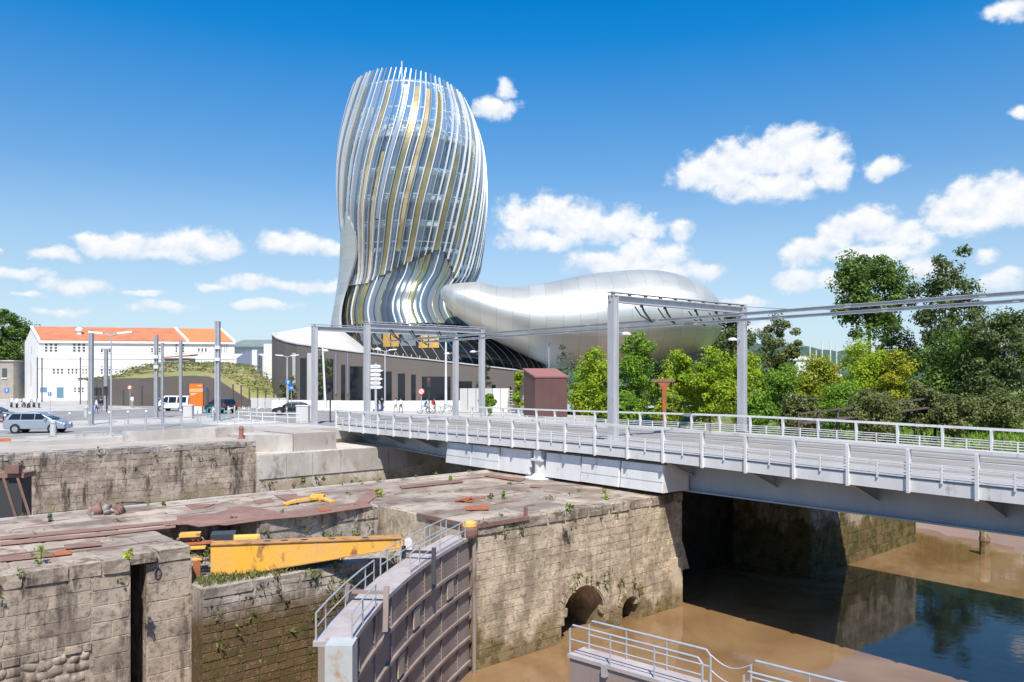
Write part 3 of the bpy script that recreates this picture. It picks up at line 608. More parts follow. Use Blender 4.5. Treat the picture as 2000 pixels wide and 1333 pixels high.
for i, t in enumerate(posts_t):
    if i % 2 == 0:
        c = cz(t)
        if not (-35 < t < -15.5):
            g = MB(BR); g.extr([(t-.03,.14,-.03+c),(t-.03,.14,-.18+c),(t-.03,2.15,-1.0+c),(t-.03,2.19,-.03+c)], (.06,0,0)); g.build('bracket', MT['girder_blue'], bridge)
            g = MB(BR); g.bar((t,.16,-.2+c),(t,2.17,-1.02+c), .22, .03); g.build('bracket_flange', MT['girder_blue'], bridge)
for (a, b, lip) in [(-34.0,-31.2,0),(-31.1,-28.3,0),(-28.2,-25.4,1),(-24.0,-21.2,1),(-21.1,-18.3,0),(-18.2,-15.4,0)]:   # ballast boxes by the pivot
    bx = MB(BR); z0, z1 = gz(a)+.02, -.06
    bx.hexa([(a,.16,z0),(b,.16,z0),(b,2.1,z0),(a,2.1,z0),(a,.3,z1-.15),(b,.3,z1-.15),(b,2.1,z1),(a,2.1,z1)])
    o = bx.build('ballast_box', MT['white_steel'], bridge)
    if not lip:
        for k in range(3):
            f0, f1 = k/3+.015, (k+1)/3-.015; pn = MB(BR); za, zb = z0+(z1-z0)*f0, z0+(z1-z0)*f1
            ya, yb = .16+.14*f0, .16+.14*f1; zb = min(zb, z1-.16)
            pn.hexa([(a+.04,ya-.04,za),(b-.04,ya-.04,za),(b-.04,ya+.02,za),(a+.04,ya+.02,za),(a+.04,yb-.04,zb),(b-.04,yb-.04,zb),(b-.04,yb+.02,zb),(a+.04,yb+.02,zb)])
            pn.build('panel', MT['white_steel'], o)
pv = MB(BR); pv.lathe((-24.65,.42,TOP), [(.95,0),(.95,.07),(.6,.09),(.45,.22),(.36,.3),(.36,1.1)], 16); pv.box(-25.1,-24.2,.0,.9,TOP+1.0,TOP+1.12); pv.box(-24.95,-24.35,.15,.75,TOP+1.12,-.12)
pv.build('support_column', MT['white_steel'], bridge)
# railings, one per side: each post, picket and rail is a piece
def railing(nn, t_lo, sgn):
    r = MB(BR); run(r, nn-.07, nn+.07, A(1.34), A(1.46), [t for t in ts if t >= t_lo]); rl = r.build('railing', MT['white_steel'], bridge)
    base = BR((0, nn, 0)); pm = MB(frame((0,0,0), (.6222,-.7828,0), (.7828,.6222,0)))
    y0, y1 = (-.05, .07) if sgn < 0 else (-.07, .05)
    pm.hexa([(-.05,-.09 if sgn<0 else -.02,-.24),(.05,-.09 if sgn<0 else -.02,-.24),(.05,.02 if sgn<0 else .09,-.24),(-.05,.02 if sgn<0 else .09,-.24),(-.055,-.10,1.34),(.055,-.10,1.34),(.055,.10,1.34),(-.055,.10,1.34)])
    pme = pm.mesh('post', MT['white_steel'])
    sm = MB(frame((0,0,0), (.6222,-.7828,0), (.7828,.6222,0))); sm.box(-.03,.03,-.04,.04,.2,.86); sme = sm.mesh('picket', MT['white_steel'])
    for t in posts_t:
        if t < t_lo: continue
        for me, nm, tt in ((pme,'post',t),(sme,'picket',t+P/2)):
            if tt > T1: continue
            o = bpy.data.objects.new(nm, me); COL.objects.link(o); o.parent = rl; o.location = BR((tt, nn, cz(tt))) - wl(rl)
    for z in (.34,.47,.60,.73,.84):
        q = MB(BR); run(q, nn-.02, nn+.02, A(z-.02), A(z+.02), [t for t in ts if t >= t_lo]); q.build('rail', MT['white_steel'], rl)
railing(-.02, T0, -1); railing(13.5, -52, 1)
# portal frames that carry the overhead conductor rails
def portal(parent, t, n0, n1, zb0, zb1, zt, lean=0.):
    mb = MB(BR)
    for nn, zb in ((n0,zb0),(n1,zb1)):
        p = MB(BR); p.box(t-.24,t+.24,nn-.2,nn-.14,zb,zt); p.box(t-.24,t+.24,nn+.14,nn+.2,zb,zt); p.box(t-.16,t+.16,nn-.139,nn+.139,zb,zt); p.box(t-.38,t+.38,nn-.35,nn+.35,zb,zb+.08); p.build('portal_post', MT['grey_steel'], parent)
    b = MB(BR); b.box(t-.2,t+.2,n0-.25,n1+.25,zt,zt+.06); b.box(t-.05,t+.05,n0-.25,n1+.25,zt-.3,zt); b.box(t-.2,t+.2,n0+.2,n1-.2,zt-.36,zt-.3)
    b.box(t-.2,t+.2,n0-.28,n1+.28,zt+.17,zt+.22)
    nseg = 9
    for i in range(nseg+1): b.box(t-.12,t+.12,n0+(n1-n0)*i/nseg-.04,n0+(n1-n0)*i/nseg+.04,zt+.06,zt+.17)
    b.build('portal_beam', MT['grey_steel'], parent)
    mid = (n0+n1)/2
    for nn in (mid-3.6, mid-1.6, mid+1.2, mid+3.2):
        h = MB(BR); pts = [(t,nn+.9*i/6.,zt-.34-.95*(i/6.)**.7) for i in range(7)]; h.tube(pts,.06,6); h.lathe((t,nn,zt-.5),[(.05,0),(.12,.05),(.05,.1),(.12,.15),(.05,.2)],8)
        h.tube([(t,nn+.9,zt-1.3),(t-.5,nn+.5,zt-.9),(t-.6,nn+.1,zt-.4)],.04,5); h.build('insulator_arm', MT['dark_steel'], parent)
    for nn, sg in ((n0,1),(n1,-1)):
        lp = MB(BR); lp.tube([(t,nn,6.4),(t,nn+sg*.5,6.5),(t,nn+sg*.8,6.45)],.035,6); lp.build('lamp_arm', MT['grey_steel'], parent)
        lh = MB(BR); lh.lathe((t,nn+sg*1.0,6.36),[(.05,0),(.3,.03),(.3,.1),(.12,.2)],10); lh.build('lamp_head', MT['white_paint'], parent)
for t in (-20.9, -49.1, 7.4):
    pf = MB(BR); pf.box(t-.4,t+.4,2.0,2.9,.2+cz(t),.34+cz(t))
    pr = pf.build('portal_frame', MT['grey_steel'], bridge)
    portal(pr, t, 2.43, 14.2, .34+cz(t), .34+cz(t), 8.5)
mb = None
for nn in (6.2, 9.7):
    c = MB(BR); zz = 7.3
    c.box(-52, T1, nn-.025, nn+.025, zz-.03, zz+.09); c.box(-52, T1, nn-.07, nn+.07, zz+.09, zz+.115); c.box(-52, T1, nn-.05, nn+.05, zz-.055, zz-.03)
    co = c.build('conductor_rail', MT['grey_steel'], bridge)
    for t in [-50+5.8*i for i in range(11)]:
        j = MB(BR); j.box(t-.14,t+.14,nn-.05,nn+.05,zz-.02,zz+.14); j.build('splice', MT['grey_steel'], co)
for (a, b) in (((-20.9,14.2,8.6),(-7.5,9.7,7.42)),):
    wv = MB(BR); wv.tube([Vector(a)+(Vector(b)-Vector(a))*(i/12)-Vector((0,0,.2*math.sin(math.pi*i/12))) for i in range(13)], .014, 4); wv.build('stay_wire', MT['dark_steel'], bridge)
pf = thing('portal_frame', 'grey steel portal frame standing on the far bank just past the bridge end', 'portal frame', BR((-54.8,7,0)))
portal(pf, -54.8, .4, 15.2, 0, 0, 8.5)
# ------------------------------------------------------------------ lock gates
def gate_arc(y): return -3.68 + (y-18.2)**2/(2*31.6)*.86
GT = -2.12
gate = thing('lock_gate', 'curved riveted brown steel lock gate leaf with a railed walkway on top', 'lock gate', (-3.7, 24, WZ))
ys_ = [18.3 + 12.3*i/26 for i in range(27)]
def garc(mb, o0, o1, z0, z1, yl=None):
    rings = []
    for y in (yl or ys_):
        x = gate_arc(y); s = (y-18.2)/31.6*.86; nx, ny = 1/math.hypot(1,s), -s/math.hypot(1,s)
        rings.append([(x+nx*o0,y+ny*o0,z0),(x+nx*o1,y+ny*o1,z0),(x+nx*o1,y+ny*o1,z1),(x+nx*o0,y+ny*o0,z1)])
    mb.loft(rings, caps=True)
def gpt(y, o, z):
    x = gate_arc(y); s = (y-18.2)/31.6*.86; h = math.hypot(1,s); return Vector((x+o/h, y-s*o/h, z))
mb = MB(); garc(mb, -.78, -.06, WZ-.6, GT-.12); mb.build('skin', MT['gate_steel'], gate)
mb = MB(); garc(mb, -.9, .02, GT-.12, GT); mb.build('walkway', MT['gate_deck'], gate)
for k in range(1, 6):
    z = GT - .12 - .93*k
    mb = MB(); garc(mb, -.06, .035, z-.02, z+.02); garc(mb, .036, .045, z-.05, z+.05); mb.build('horizontal_rib', MT['gate_steel'], gate)
for i, y in enumerate([19.3, 21.0, 22.7, 24.4, 26.1, 27.8, 29.4]):
    mb = MB(); a = gpt(y,-.06,WZ); b = gpt(y,-.02,WZ); d = Vector((0,.04,0))
    mb.hexa([a-d,b-d,b+d,a+d]+[p+Vector((0,0,GT-.12-WZ)) for p in (a-d,b-d,b+d,a+d)]); vr = mb.build('vertical_rib', MT['gate_steel'], gate)
    rv = MB()
    for q in range(36):
        for dd in (-.11,.11):
            p = gpt(y+dd,-.055,GT-.3-.14*q); rv.cbox(p,(.035,.04,.04))
    tag(rv.build('rivets', MT['gate_steel'], vr), kind='stuff')
for (y, k, kk) in ((25.2,1,1),(28.6,1,1),(23.6,2,1)):
    mb = MB(); a, b = gpt(y-.28,-.04,0), gpt(y+.28,-.04,0); z0 = GT-.12-.93*(k+1)+.16; z1 = z0+.62; o = Vector((.05,0,0))
    mb.hexa([Vector((p.x,p.y,z0)) for p in (a,a+o,b+o,b)]+[Vector((p.x,p.y,z1)) for p in (a,a+o,b+o,b)]); mb.build('hatch', MT['hatch'], gate)
mb = MB(); mb.box(-4.22,-3.60,17.95,18.55,WZ-.6,GT+.02); mb.build('mitre_post', MT['gate_post'], gate)
mb = MB(); mb.lathe((-1.45,30.55,WZ),[(.085,0),(.085,5.3)],10); mb.build('heel_post', MT['gate_steel'], gate)
mb = MB(); mb.lathe((-1.62,30.5,GT),[(.30,.0),(.33,.1),(.33,.3),(.28,.42)],14); mb.build('heel_cap', MT['rust'], gate)
mb = MB(); mb.lathe((-1.62,30.5,GT+.42),[(.285,.0),(.26,.13),(.12,.2)],14); mb.build('yellow_cap', MT['yellow'], gate)
def fence(parent, path, h, nposts, mid=True, r=.022, endturn=True):
    path = [Vector(p) for p in path]; up = Vector((0,0,h))
    t = MB(); t.tube([path[0]]+[p+up for p in path]+([path[-1]] if endturn else []), r, 6); t.build('handrail', MT['galv'], parent)
    if mid:
        t = MB(); t.tube([p+up*.48 for p in path], r*.8, 6); t.build('mid_rail', MT['galv'], parent)
    m = len(path)
    for i in range(nposts):
        f = (i+.5)/nposts*(m-1); k = min(int(f), m-2); p = path[k].lerp(path[k+1], f-k)
        q = MB(); q.tube([p, p+up], r, 6); q.build('rail_post', MT['galv'], parent)
fence(gate, [gpt(y,-.84,GT) for y in (18.35,19.6,21,22.4,23.6)], .64, 3)
fence(gate, [gpt(y,-.84,GT) for y in (24.2,25.4,26.6,28)], .72, 3)
fence(gate, [gpt(y,-.84,GT) for y in (28.2,29.2,30.2)], .72, 2)
fence(gate, [gpt(y,-.02,GT) for y in (18.4,19.6,21.0)], .62, 1)
fence(gate, [gpt(y,-.02,GT) for y in (24.6,26,27.6,29.2,30.1)], .66, 3)
for y in (21.6, 26.6):
    mb = MB(); a = gpt(y,-.95,GT); b = gpt(y,.12,GT); mb.bar(a+Vector((0,0,.25)), b+Vector((0,0,.25)), .12, .08); mb.bar(a, a+Vector((0,0,.42)), .1,.14); mb.bar(b+Vector((0,-.2,-.75)), b+Vector((0,0,.42)), .1, .14); mb.build('cross_bracket', MT['dark_steel'] if y > 25 else MT['gate_steel'], gate)
g2 = thing('lock_gate', 'second lock gate leaf with pale tubular railings and a chain, cut by the lower edge', 'lock gate', (3, 16, WZ))
G2 = frame((1.3,17.5,0), (.745,-.667,0), (.667,.745,0))
mb = MB(G2); mb.box(-.02,6,-.02,.5,WZ-.5,GT-.08); mb.build('skin', MT['gate_steel'], g2)
for k in range(1,5):
    mb = MB(G2); mb.box(0,6,-.12,-.02,GT-.1-.9*k,GT-.04-.9*k); mb.build('horizontal_rib', MT['gate_steel'], g2)
mb = MB(G2); mb.box(-.06,6,-.06,.56,GT-.08,GT); mb.build('walkway', MT['gate_deck'], g2)
mb = MB(G2); mb.box(.9,1.0,-.14,.02,GT-.25,GT+.02); mb.box(2.3,2.4,-.14,.02,GT-.25,GT+.02); mb.build('clamp', MT['galv'], g2)
def g2fence(a0, a1, b, h, n, drop=True):
    path = [G2((a0+(a1-a0)*i/4, b, GT)) for i in range(5)]; t = MB(); up = Vector((0,0,h)); e = (path[-1]-path[0]).normalized()*.09
    s0 = [path[0], path[0]+up*.85, path[0]+up+e]; s1 = [path[-1]+up-e, path[-1]+up*.85, path[-1]]
    t.tube(s0+[p+up for p in path[1:-1]]+s1, .024, 7); t.build('handrail', MT['galv'], g2)
    t = MB(); t.tube([p+up*.5 for p in path], .018, 6); t.build('mid_rail', MT['galv'], g2)
    for i in range(n):
        p = path[0].lerp(path[-1], (i+1)/(n+1)); q = MB(); q.tube([p,p+up], .02, 6); q.build('rail_post', MT['galv'], g2)
g2fence(-.02, 3.2, -.02, .64, 2); g2fence(.12, 3.1, .5, .64, 2)
g2fence(3.95, 6.2, .5, .66, 1); g2fence(4.05, 6.2, -.02, .62, 1)
for zz in (.56, .26):
    a, b = G2((3.1,.5,GT+zz)), G2((3.95,.5,GT+zz)); q = MB(); q.tube([a.lerp(b,i/10)-Vector((0,0,.16*math.sin(math.pi*i/10))) for i in range(11)], .013, 5); q.build('chain', MT['galv'], g2)
# ------------------------------------------------------------------ yellow strut and its rusty kit
st = thing('gate_strut', 'long tapered yellow steel strut lying in the sunk ledge', 'gate strut', (-8, 28.6, -3))
a0, a1 = Vector((-10.62,28.05,0)), Vector((-4.1,29.9,0)); d = (a1-a0).normalized(); nrm = Vector((-d.y,d.x,0)); SF = frame(a0, d, nrm); Ls = (a1-a0).length
def zb(x): return -2.98 + (.60)*max(0,(x-1.4))/(Ls-1.4)
def zt(x): return -1.94 - .13*x/Ls
xs_ = [0,1.4,1.42,3,4.5,6,Ls]
mb = MB(SF); mb.loft([[(x,0,zb(x)),(x,.62,zb(x)),(x,.62,zt(x)),(x,0,zt(x))] for x in xs_], caps=True); mb.build('box_beam', MT['yellow'], st)
mb = MB(SF); mb.loft([[(x,-.05,zt(x)+.002),(x,.67,zt(x)+.002),(x,.67,zt(x)+.03),(x,-.05,zt(x)+.03)] for x in xs_], caps=True); mb.build('top_flange', MT['yellow_worn'], st)
mb = MB(SF); mb.loft([[(x,-.05,zb(x)-.03),(x,.67,zb(x)-.03),(x,.67,zb(x)-.002),(x,-.05,zb(x)-.002)] for x in xs_], caps=True); mb.build('bottom_flange', MT['yellow_worn'], st)
for x in (1.9,2.5,3.2,4.2,5.4):
    mb = MB(SF); mb.lathe((x,.3,zt(x)+.032),[(.13,0),(.13,.006)],12); mb.build('hand_hole', MT['dark_steel'], st)
for x in (1.42, 3.6):
    mb = MB(SF); mb.box(x-.02,x+.02,-.012,0,zb(x)+.02,zt(x)-.02); mb.build('web_seam', MT['yellow'], st)
mb = MB(SF); mb.box(Ls,Ls+.05,-.06,.68,zb(Ls)-.12,zt(Ls)+.1); mb.build('end_plate', MT['yellow_worn'], st)
mb = MB(SF); mb.box(Ls+.05,Ls+.35,.05,.2,-2.55,-2.15); mb.box(Ls+.05,Ls+.35,.4,.55,-2.55,-2.15); mb.build('clevis', MT['white_steel'], st)
ma_ = thing('strut_machine', 'broken yellow and rusty drive frame at the blunt end of the strut', 'machine frame', (-11, 28.4, -3))
for i, (x,y,z,dx,dy,dz) in enumerate([(-.55,.3,-2.05,.9,.5,.05),(-.45,.7,-1.95,1.2,.5,.06),(-.75,.2,-2.3,.7,.12,.06),(-.5,.1,-2.42,.6,.25,.05),(-.45,-.05,-2.75,.3,.1,.55),(-.8,.8,-1.80,1.0,.4,.05)]):
    mb = MB(SF); mb.cbox((x,y,z),(dx*.8,dy*.8,dz)); mb.build('frame_plate', MT['yellow' if i % 3 == 0 else 'rust_orange' if i % 3 == 1 else 'rust'], ma_)
mb = MB(SF); mb.tube([(.7,1.0,-1.95),(1.6,1.2,-2.0)], .16, 10); mb.build('cylinder', MT['yellow'], ma_)
mb = MB(SF); mb.box(-.1,.75,1.1,1.9,-2.6,-1.78); mb.build('motor_housing', MT['dark_steel'], ma_)
mb = MB(SF); mb.box(-1.1,-.4,.55,1.0,-1.72,-1.60); mb.build('yellow_cover', MT['yellow'], ma_)
mb = MB(); p = gp(555,988,TOP); q = gp(625,979,TOP); e = gp(650,983,TOP); up = Vector((0,0,.16))
mb.bar(p+Vector((0,0,.05)), p.lerp(q,.3)+up, .3, .08); mb.bar(p.lerp(q,.3)+up, q+up, .3, .1); mb.bar(q+up, e+Vector((0,0,.05)), .26, .08); mb.cbox(q+Vector((-.1,0,.17)), (.6,.4,.26))
tag(mb.build('yellow_bar', MT['yellow'], loc=p), 'small bent yellow bar lying on the rust-plated pier top', 'steel bar')
mb = MB(); p = gp(895,980,TOP)
for i in range(6): a = p+Vector((RD.uniform(-.4,.5),RD.uniform(-.3,.3),.05)); mb.bar(a, a+Vector((RD.uniform(.3,.8),RD.uniform(-.2,.2),RD.uniform(0,.2))), .14, .06)
tag(mb.build('scrap_iron', MT['rust_orange'], loc=p), 'small heap of orange rusty scrap on the pier top behind the yellow cap', 'scrap iron')
db = thing('debris_pile', 'low pile of brown rubble on the pier edge left of centre', 'rubble pile', gp(205,1000,TOP))
for i in range(26):
    p = gp(RD.uniform(172,236), RD.uniform(996,1006), TOP); o = bpy.data.objects.new('rubble', stone_variant(MT['rust'] if i%3 else MT['stone_old'], RD.randrange(7), 1.)); COL.objects.link(o); o.parent = db
    s = RD.uniform(.15,.42); o.scale = (s*1.5,s,s*.8); o.location = p + Vector((0,0,s*.25+.1*RD.random())) - wl(db); o.rotation_euler = (RD.random()*3,RD.random()*3,RD.random()*3)
mb = MB(); mb.tube([gp(215,993,TOP)+Vector((0,0,.12)), gp(240,986,TOP)+Vector((0,0,.1)), gp(285,983,TOP)+Vector((0,0,.05))], .05, 6)
tag(mb.build('rusty_cable', MT['dark_steel'], loc=gp(240,986,TOP)), 'dark cable end trailing from the rubble pile', 'cable')
og = thing('old_lock_gate', 'rusty dark end of a gate in the far lock at the left edge', 'lock gate', px(10,960,40))
mb = MB(); p = px(-30,950,40)
mb.box(p.x-2,p.x+2.0,39.8,40.6,-6,-1.0); mb.build('gate_body', MT['dark_steel'], og)
mb = MB(); mb.box(p.x-2,p.x+2.15,39.7,40.7,-1.0,-.75); mb.build('top_beam', MT['rust'], og)
mb = MB(); mb.cbox((p.x+1.7,39.6,-.55),(.7,.3,.4)); mb.build('fitting', MT['rust'], og)
for dx in (1.2, 1.9):
    mb = MB(); mb.bar((p.x+dx,39.6,-1.0),(p.x+dx+1.1,39.2,-3.6), .08,.08); mb.build('brace', MT['rust'], og)
# ------------------------------------------------------------------ the museum tower
YT = 133.0
def zof(v, Y=YT): return CH - (v-HZ)/F*Y
def hermite(xs, ys):
    xs = np.array(xs, float); ys = np.array(ys, float); o = np.argsort(xs); xs, ys = xs[o], ys[o]
    m = np.gradient(ys, xs)
    def f(x):
        x = min(max(x, xs[0]), xs[-1]); i = min(max(int(np.searchsorted(xs, x))-1, 0), len(xs)-2); h = xs[i+1]-xs[i]; t = (x-xs[i])/h
        return float((2*t**3-3*t**2+1)*ys[i] + (t**3-2*t**2+t)*h*m[i] + (-2*t**3+3*t**2)*ys[i+1] + (t**3-t**2)*h*m[i+1])
    return f
TW = [(170,699,893),(190,692,902),(238,678,924),(290,668,940),(340,664,946),(400,666,947),(440,669,945),(475,675,942),(505,680,938),(530,683,934),(548,684,927),(562,683,918),(580,681,911),(600,679,910),(620,678,918),(640,680,936)]
zs_ = [zof(r[0]) for r in TW]
fl = hermite(zs_, [(r[1]-CU)/F*YT for r in TW]); fr = hermite(zs_, [(r[2]-CU)/F*YT for r in TW])
RYT = [(170,9.0),(190,9.6),(238,10.5),(340,12.2),(420,11.8),(475,10.0),(520,8.4),(548,8.0),(575,8.8),(600,10.2),(640,11.6)]
fy = hermite([zof(r[0]) for r in RYT], [r[1] for r in RYT])
ZB, ZT_ = zof(640), zof(190)
def tw(z, th, o=0.):
    l, r = fl(z), fr(z); cx, rx = (l+r)/2, (r-l)/2; return Vector((cx+(rx+o)*math.cos(th), YT+(fy(z)+o)*math.sin(th), z))
mus = thing('museum', 'tall twisted glass tower with white and olive fins and a long silver metal tail', 'museum', (-14, 125, 0))
def glass_mat():
    m, nt, bs = new_mat('tower_glass'); K = nt.links; N = nt.nodes
    bs.inputs['Base Color'].default_value = (.62,.70,.76,1); bs.inputs['Roughness'].default_value = .06; bs.inputs['Specular IOR Level'].default_value = .9
    bs.inputs['Metallic'].default_value = .15
    t = N.new('ShaderNodeBsdfTransparent'); t.inputs[0].default_value = (.80,.90,.95,1); x = N.new('ShaderNodeMixShader'); K.new(t.outputs[0], x.inputs[1]); K.new(bs.outputs[0], x.inputs[2])
    u = N.new('ShaderNodeUVMap'); sp = N.new('ShaderNodeSeparateXYZ'); K.new(u.outputs[0], sp.inputs[0])
    a = N.new('ShaderNodeMath'); a.operation = 'MULTIPLY'; a.inputs[1].default_value = 72.; K.new(sp.outputs[0], a.inputs[0])
    wn = N.new('ShaderNodeTexWhiteNoise'); wn.noise_dimensions = '1D'; fl_ = N.new('ShaderNodeMath'); fl_.operation = 'FLOOR'; K.new(a.outputs[0], fl_.inputs[0]); K.new(fl_.outputs[0], wn.inputs['W'])
    r = N.new('ShaderNodeMapRange'); K.new(wn.outputs[0], r.inputs[0]); r.inputs[3].default_value = .08; r.inputs[4].default_value = .36; K.new(r.outputs[0], x.inputs[0])
    K.new(x.outputs[0], N['Material Output'].inputs[0]); return m
def refl(name, col, rough=.2, metal=.3, var=None, sc_=.2):
    m = mat(name, col, rough, metal, var=var, scale=sc_, spec=.7); return m
MT['tower_glass'] = glass_mat()
MT['fin_white'] = mat('fin_white', (.66,.68,.70), .35, metal=.1); MT['fin_olive'] = mat('fin_olive', (.19,.185,.09), .3, metal=.2, var=(.30,.255,.12), scale=.2, lo=.42, hi=.58)
MT['fin_gold'] = mat('fin_gold', (.34,.27,.12), .3, metal=.2, var=(.58,.46,.26), scale=.16, lo=.42, hi=.58); MT['fin_grey'] = mat('fin_grey', (.33,.40,.46), .25, metal=.4)
MT['panel_blue'] = refl('panel_blue', (.12,.175,.21)); MT['panel_dark'] = refl('panel_dark', (.075,.10,.13)); MT['panel_green'] = refl('panel_green', (.20,.22,.13)); MT['panel_pale'] = refl('panel_pale', (.55,.58,.57), .15, .2)
MT['panel_grey'] = refl('panel_grey', (.20,.235,.25))
NF = 72
def TWIST(z): return .0225*max(0, z-22) - .012*max(0, 22-z)
thg = [2*math.pi*i/112 for i in range(112)]
ZS = zof(520)
def zseam(th):      # the diagonal seam: glass screen above, panelled bulb below
    if math.sin(th) > .3: return 21.0
    c = math.cos(th); a = 19.0 + max(0, c+.6)*5.6; b = 24.8 - max(0, c-.42)*14
    return max(19.3, min(a, b))
def rim(th): return ZT_ - 1.3 - .65*math.cos(th) + 1.55*max(0, -math.sin(th))
rings = []
for i in range(49):
    f = i/48; rings.append([tw(zseam(th)+(rim(th)-.9-zseam(th))*f, th+TWIST(zseam(th)+(rim(th)-.9-zseam(th))*f)) for th in thg])
mb = MB(); mb.loft(rings); mb.build('glass_screen', MT['tower_glass'], mus, smooth=True)
# fins run from below the seam to above the rim
fr_ = random.Random(5)
def sweep(th0, zlo, zhi, wid, o0, dep, m, name, n=34):
    rg_ = []
    for i in range(n+1):
        z = zlo + (zhi-zlo)*i/n; th = th0 + TWIST(z); zz = min(z, ZT_+1.2)
        p = tw(zz, th, o0); q = tw(zz, th, o0+dep); tn = (tw(zz, th+.02)-tw(zz, th-.02)).normalized()*wid/2; dz = Vector((0,0,z-zz))
        rg_.append([p-tn+dz, p+tn+dz, q+tn*.85+dz, q-tn*.85+dz])
    mb = MB(); mb.loft(rg_, caps=True); mb.build(name, m, mus)
for k in range(NF):
    th0 = 2*math.pi*(k+.5)/NF; zhi = rim(th0 + TWIST(ZT_)) + .95
    sweep(th0, zseam(th0)-.2, zhi, .17, .05, .36, MT['fin_grey' if k % 3 == 1 else 'fin_white'], 'fin')
for u, kk, f0, f1, w in ((703,'olive',0,.97,.8),(748,'gold',.0,.97,.55),(770,'gold',.0,.62,.5),(809,'olive',0,.97,.85),(834,'gold',.1,.97,.7),(860,'olive',0,.97,.85),(899,'olive',0,.6,.9),(922,'olive',.1,.75,.9),(937,'olive',.0,.5,.9),(678,'grey',.1,.97,.9),(727,'grey',.0,.8,.6),(788,'grey',.3,.97,.6)):
    th0 = -math.acos(max(-1, min(1, (u-805)/141.))) - TWIST(zof(330)); th0 = (round(th0/(2*math.pi)*NF)+.0)*2*math.pi/NF
    za = zseam(th0)-.1; zb_ = rim(th0+TWIST(ZT_))-.9; sweep(th0, za+(zb_-za)*f0, za+(zb_-za)*f1, w, .03, .14, MT['fin_'+kk], 'screen_panel')
# panelled bulb below the seam : one strip of glass panels per bay
cols = ['panel_blue','panel_dark','panel_grey','panel_green','panel_pale','panel_blue','panel_grey','fin_olive']
NB = 60
for k in range(NB):
    t0, t1 = 2*math.pi*k/NB, 2*math.pi*(k+1)/NB; m = MT[fr_.choices(cols, [2.5,2.5,3,2.5,1.0,2,2.5,1.4])[0]]; rg_ = []
    for i in range(22):
        z = ZB + (zseam((t0+t1)/2)+.1-ZB)*i/21; w = TWIST(z)
        rg_.append([tw(z, t0+w+.008, -.04), tw(z, t0*.66+t1*.34+w, .0), tw(z, t0*.34+t1*.66+w, .0), tw(z, t1+w-.008, -.04)])
    mb = MB(); mb.loft(rg_, closed=False); o = mb.build('glass_panel', m, mus, smooth=True, fix=False)
    md = MB(); rg_ = []
    for i in range(22):
        z = ZB + (zseam(t0)+.1-ZB)*i/21; w = TWIST(z); p = tw(z,t0+w,-.08); q = tw(z,t0+w,.14 if k%2 else .07); tn = (tw(z,t0+w+.02)-tw(z,t0+w-.02)).normalized()*(.09 if k%2 else .06)
        rg_.append([p-tn,p+tn,q+tn,q-tn])
    md.loft(rg_, caps=True); md.build('mullion', MT['fin_white' if k % 4 == 1 else ('fin_olive' if k % 4 == 3 else 'dark_steel')], mus)
mb = MB(); rg_ = []
for th in thg:
    z = zseam(th); w = TWIST(z); a, b = tw(z-.28, th+w, .02), tw(z+.28, th+w, .02); c, d = tw(z+.28, th+w, -.6), tw(z-.28, th+w, -.6); rg_.append([a,b,c,d])
rg_.append(rg_[0]); mb.loft(rg_); mb.build('seam_band', MT['dark_steel'], mus)
# hoops, floors, viewing storey and core seen through the screen
for v in (200,250,292,365,410,455,490):
    z = zof(v); mb = MB(); mb.loft([[tw(z-.08,th,-.12) for th in thg],[tw(z-.08,th,-.3) for th in thg],[tw(z+.08,th,-.3) for th in thg],[tw(z+.08,th,-.12) for th in thg],[tw(z-.08,th,-.12) for th in thg]]); mb.build('hoop', MT['fin_white'], mus)
for v, rr in ((296,.86),(362,.9),(412,.9),(457,.88),(500,.85)):
    z = zof(v); mb = MB(); c0 = (fl(z)+fr(z))/2; rx = (fr(z)-fl(z))/2*rr; ry = fy(z)*rr
    mb.prism([(c0+rx*math.cos(t), YT+ry*math.sin(t)) for t in thg[::2]], z-.35, z+.25); mb.build('floor_slab', MT['white_paint'], mus)
def drum(name, v0, v1, f, m):
    mb = MB(); mb.loft([[Vector(((fl(z)+fr(z))/2+(fr(z)-fl(z))/2*f*math.cos(t), YT+fy(z)*f*math.sin(t), z)) for t in thg[::2]] for z in (zof(v0), zof((v0+v1)/2), zof(v1))], caps=True); return mb.build(name, m, mus, smooth=False)
MT['view_glass'] = mat('view_glass', (.012,.075,.115), .06, metal=.0, var=(.03,.15,.21), scale=.25, spec=1.)
MT['storey_glass'] = mat('storey_glass', (.25,.33,.37), .12, metal=.3, var=(.12,.18,.22), scale=.3, spec=.8)
drum('viewing_storey', 358, 300, .80, MT['view_glass']); drum('storey', 408, 366, .72, MT['storey_glass']); drum('storey', 454, 416, .70, MT['storey_glass']); drum('storey', 520, 460, .72, MT['storey_glass'])
drum('core', 640, 285, .34, MT['dark_steel']); drum('plant_room', 292, 262, .55, MT['podium_light'])
mb = MB(); mb.tube([(-18.4,YT,zof(175)),(-18.4,YT,zof(120))], .12, 6); mb.build('mast', MT['fin_white'], mus)
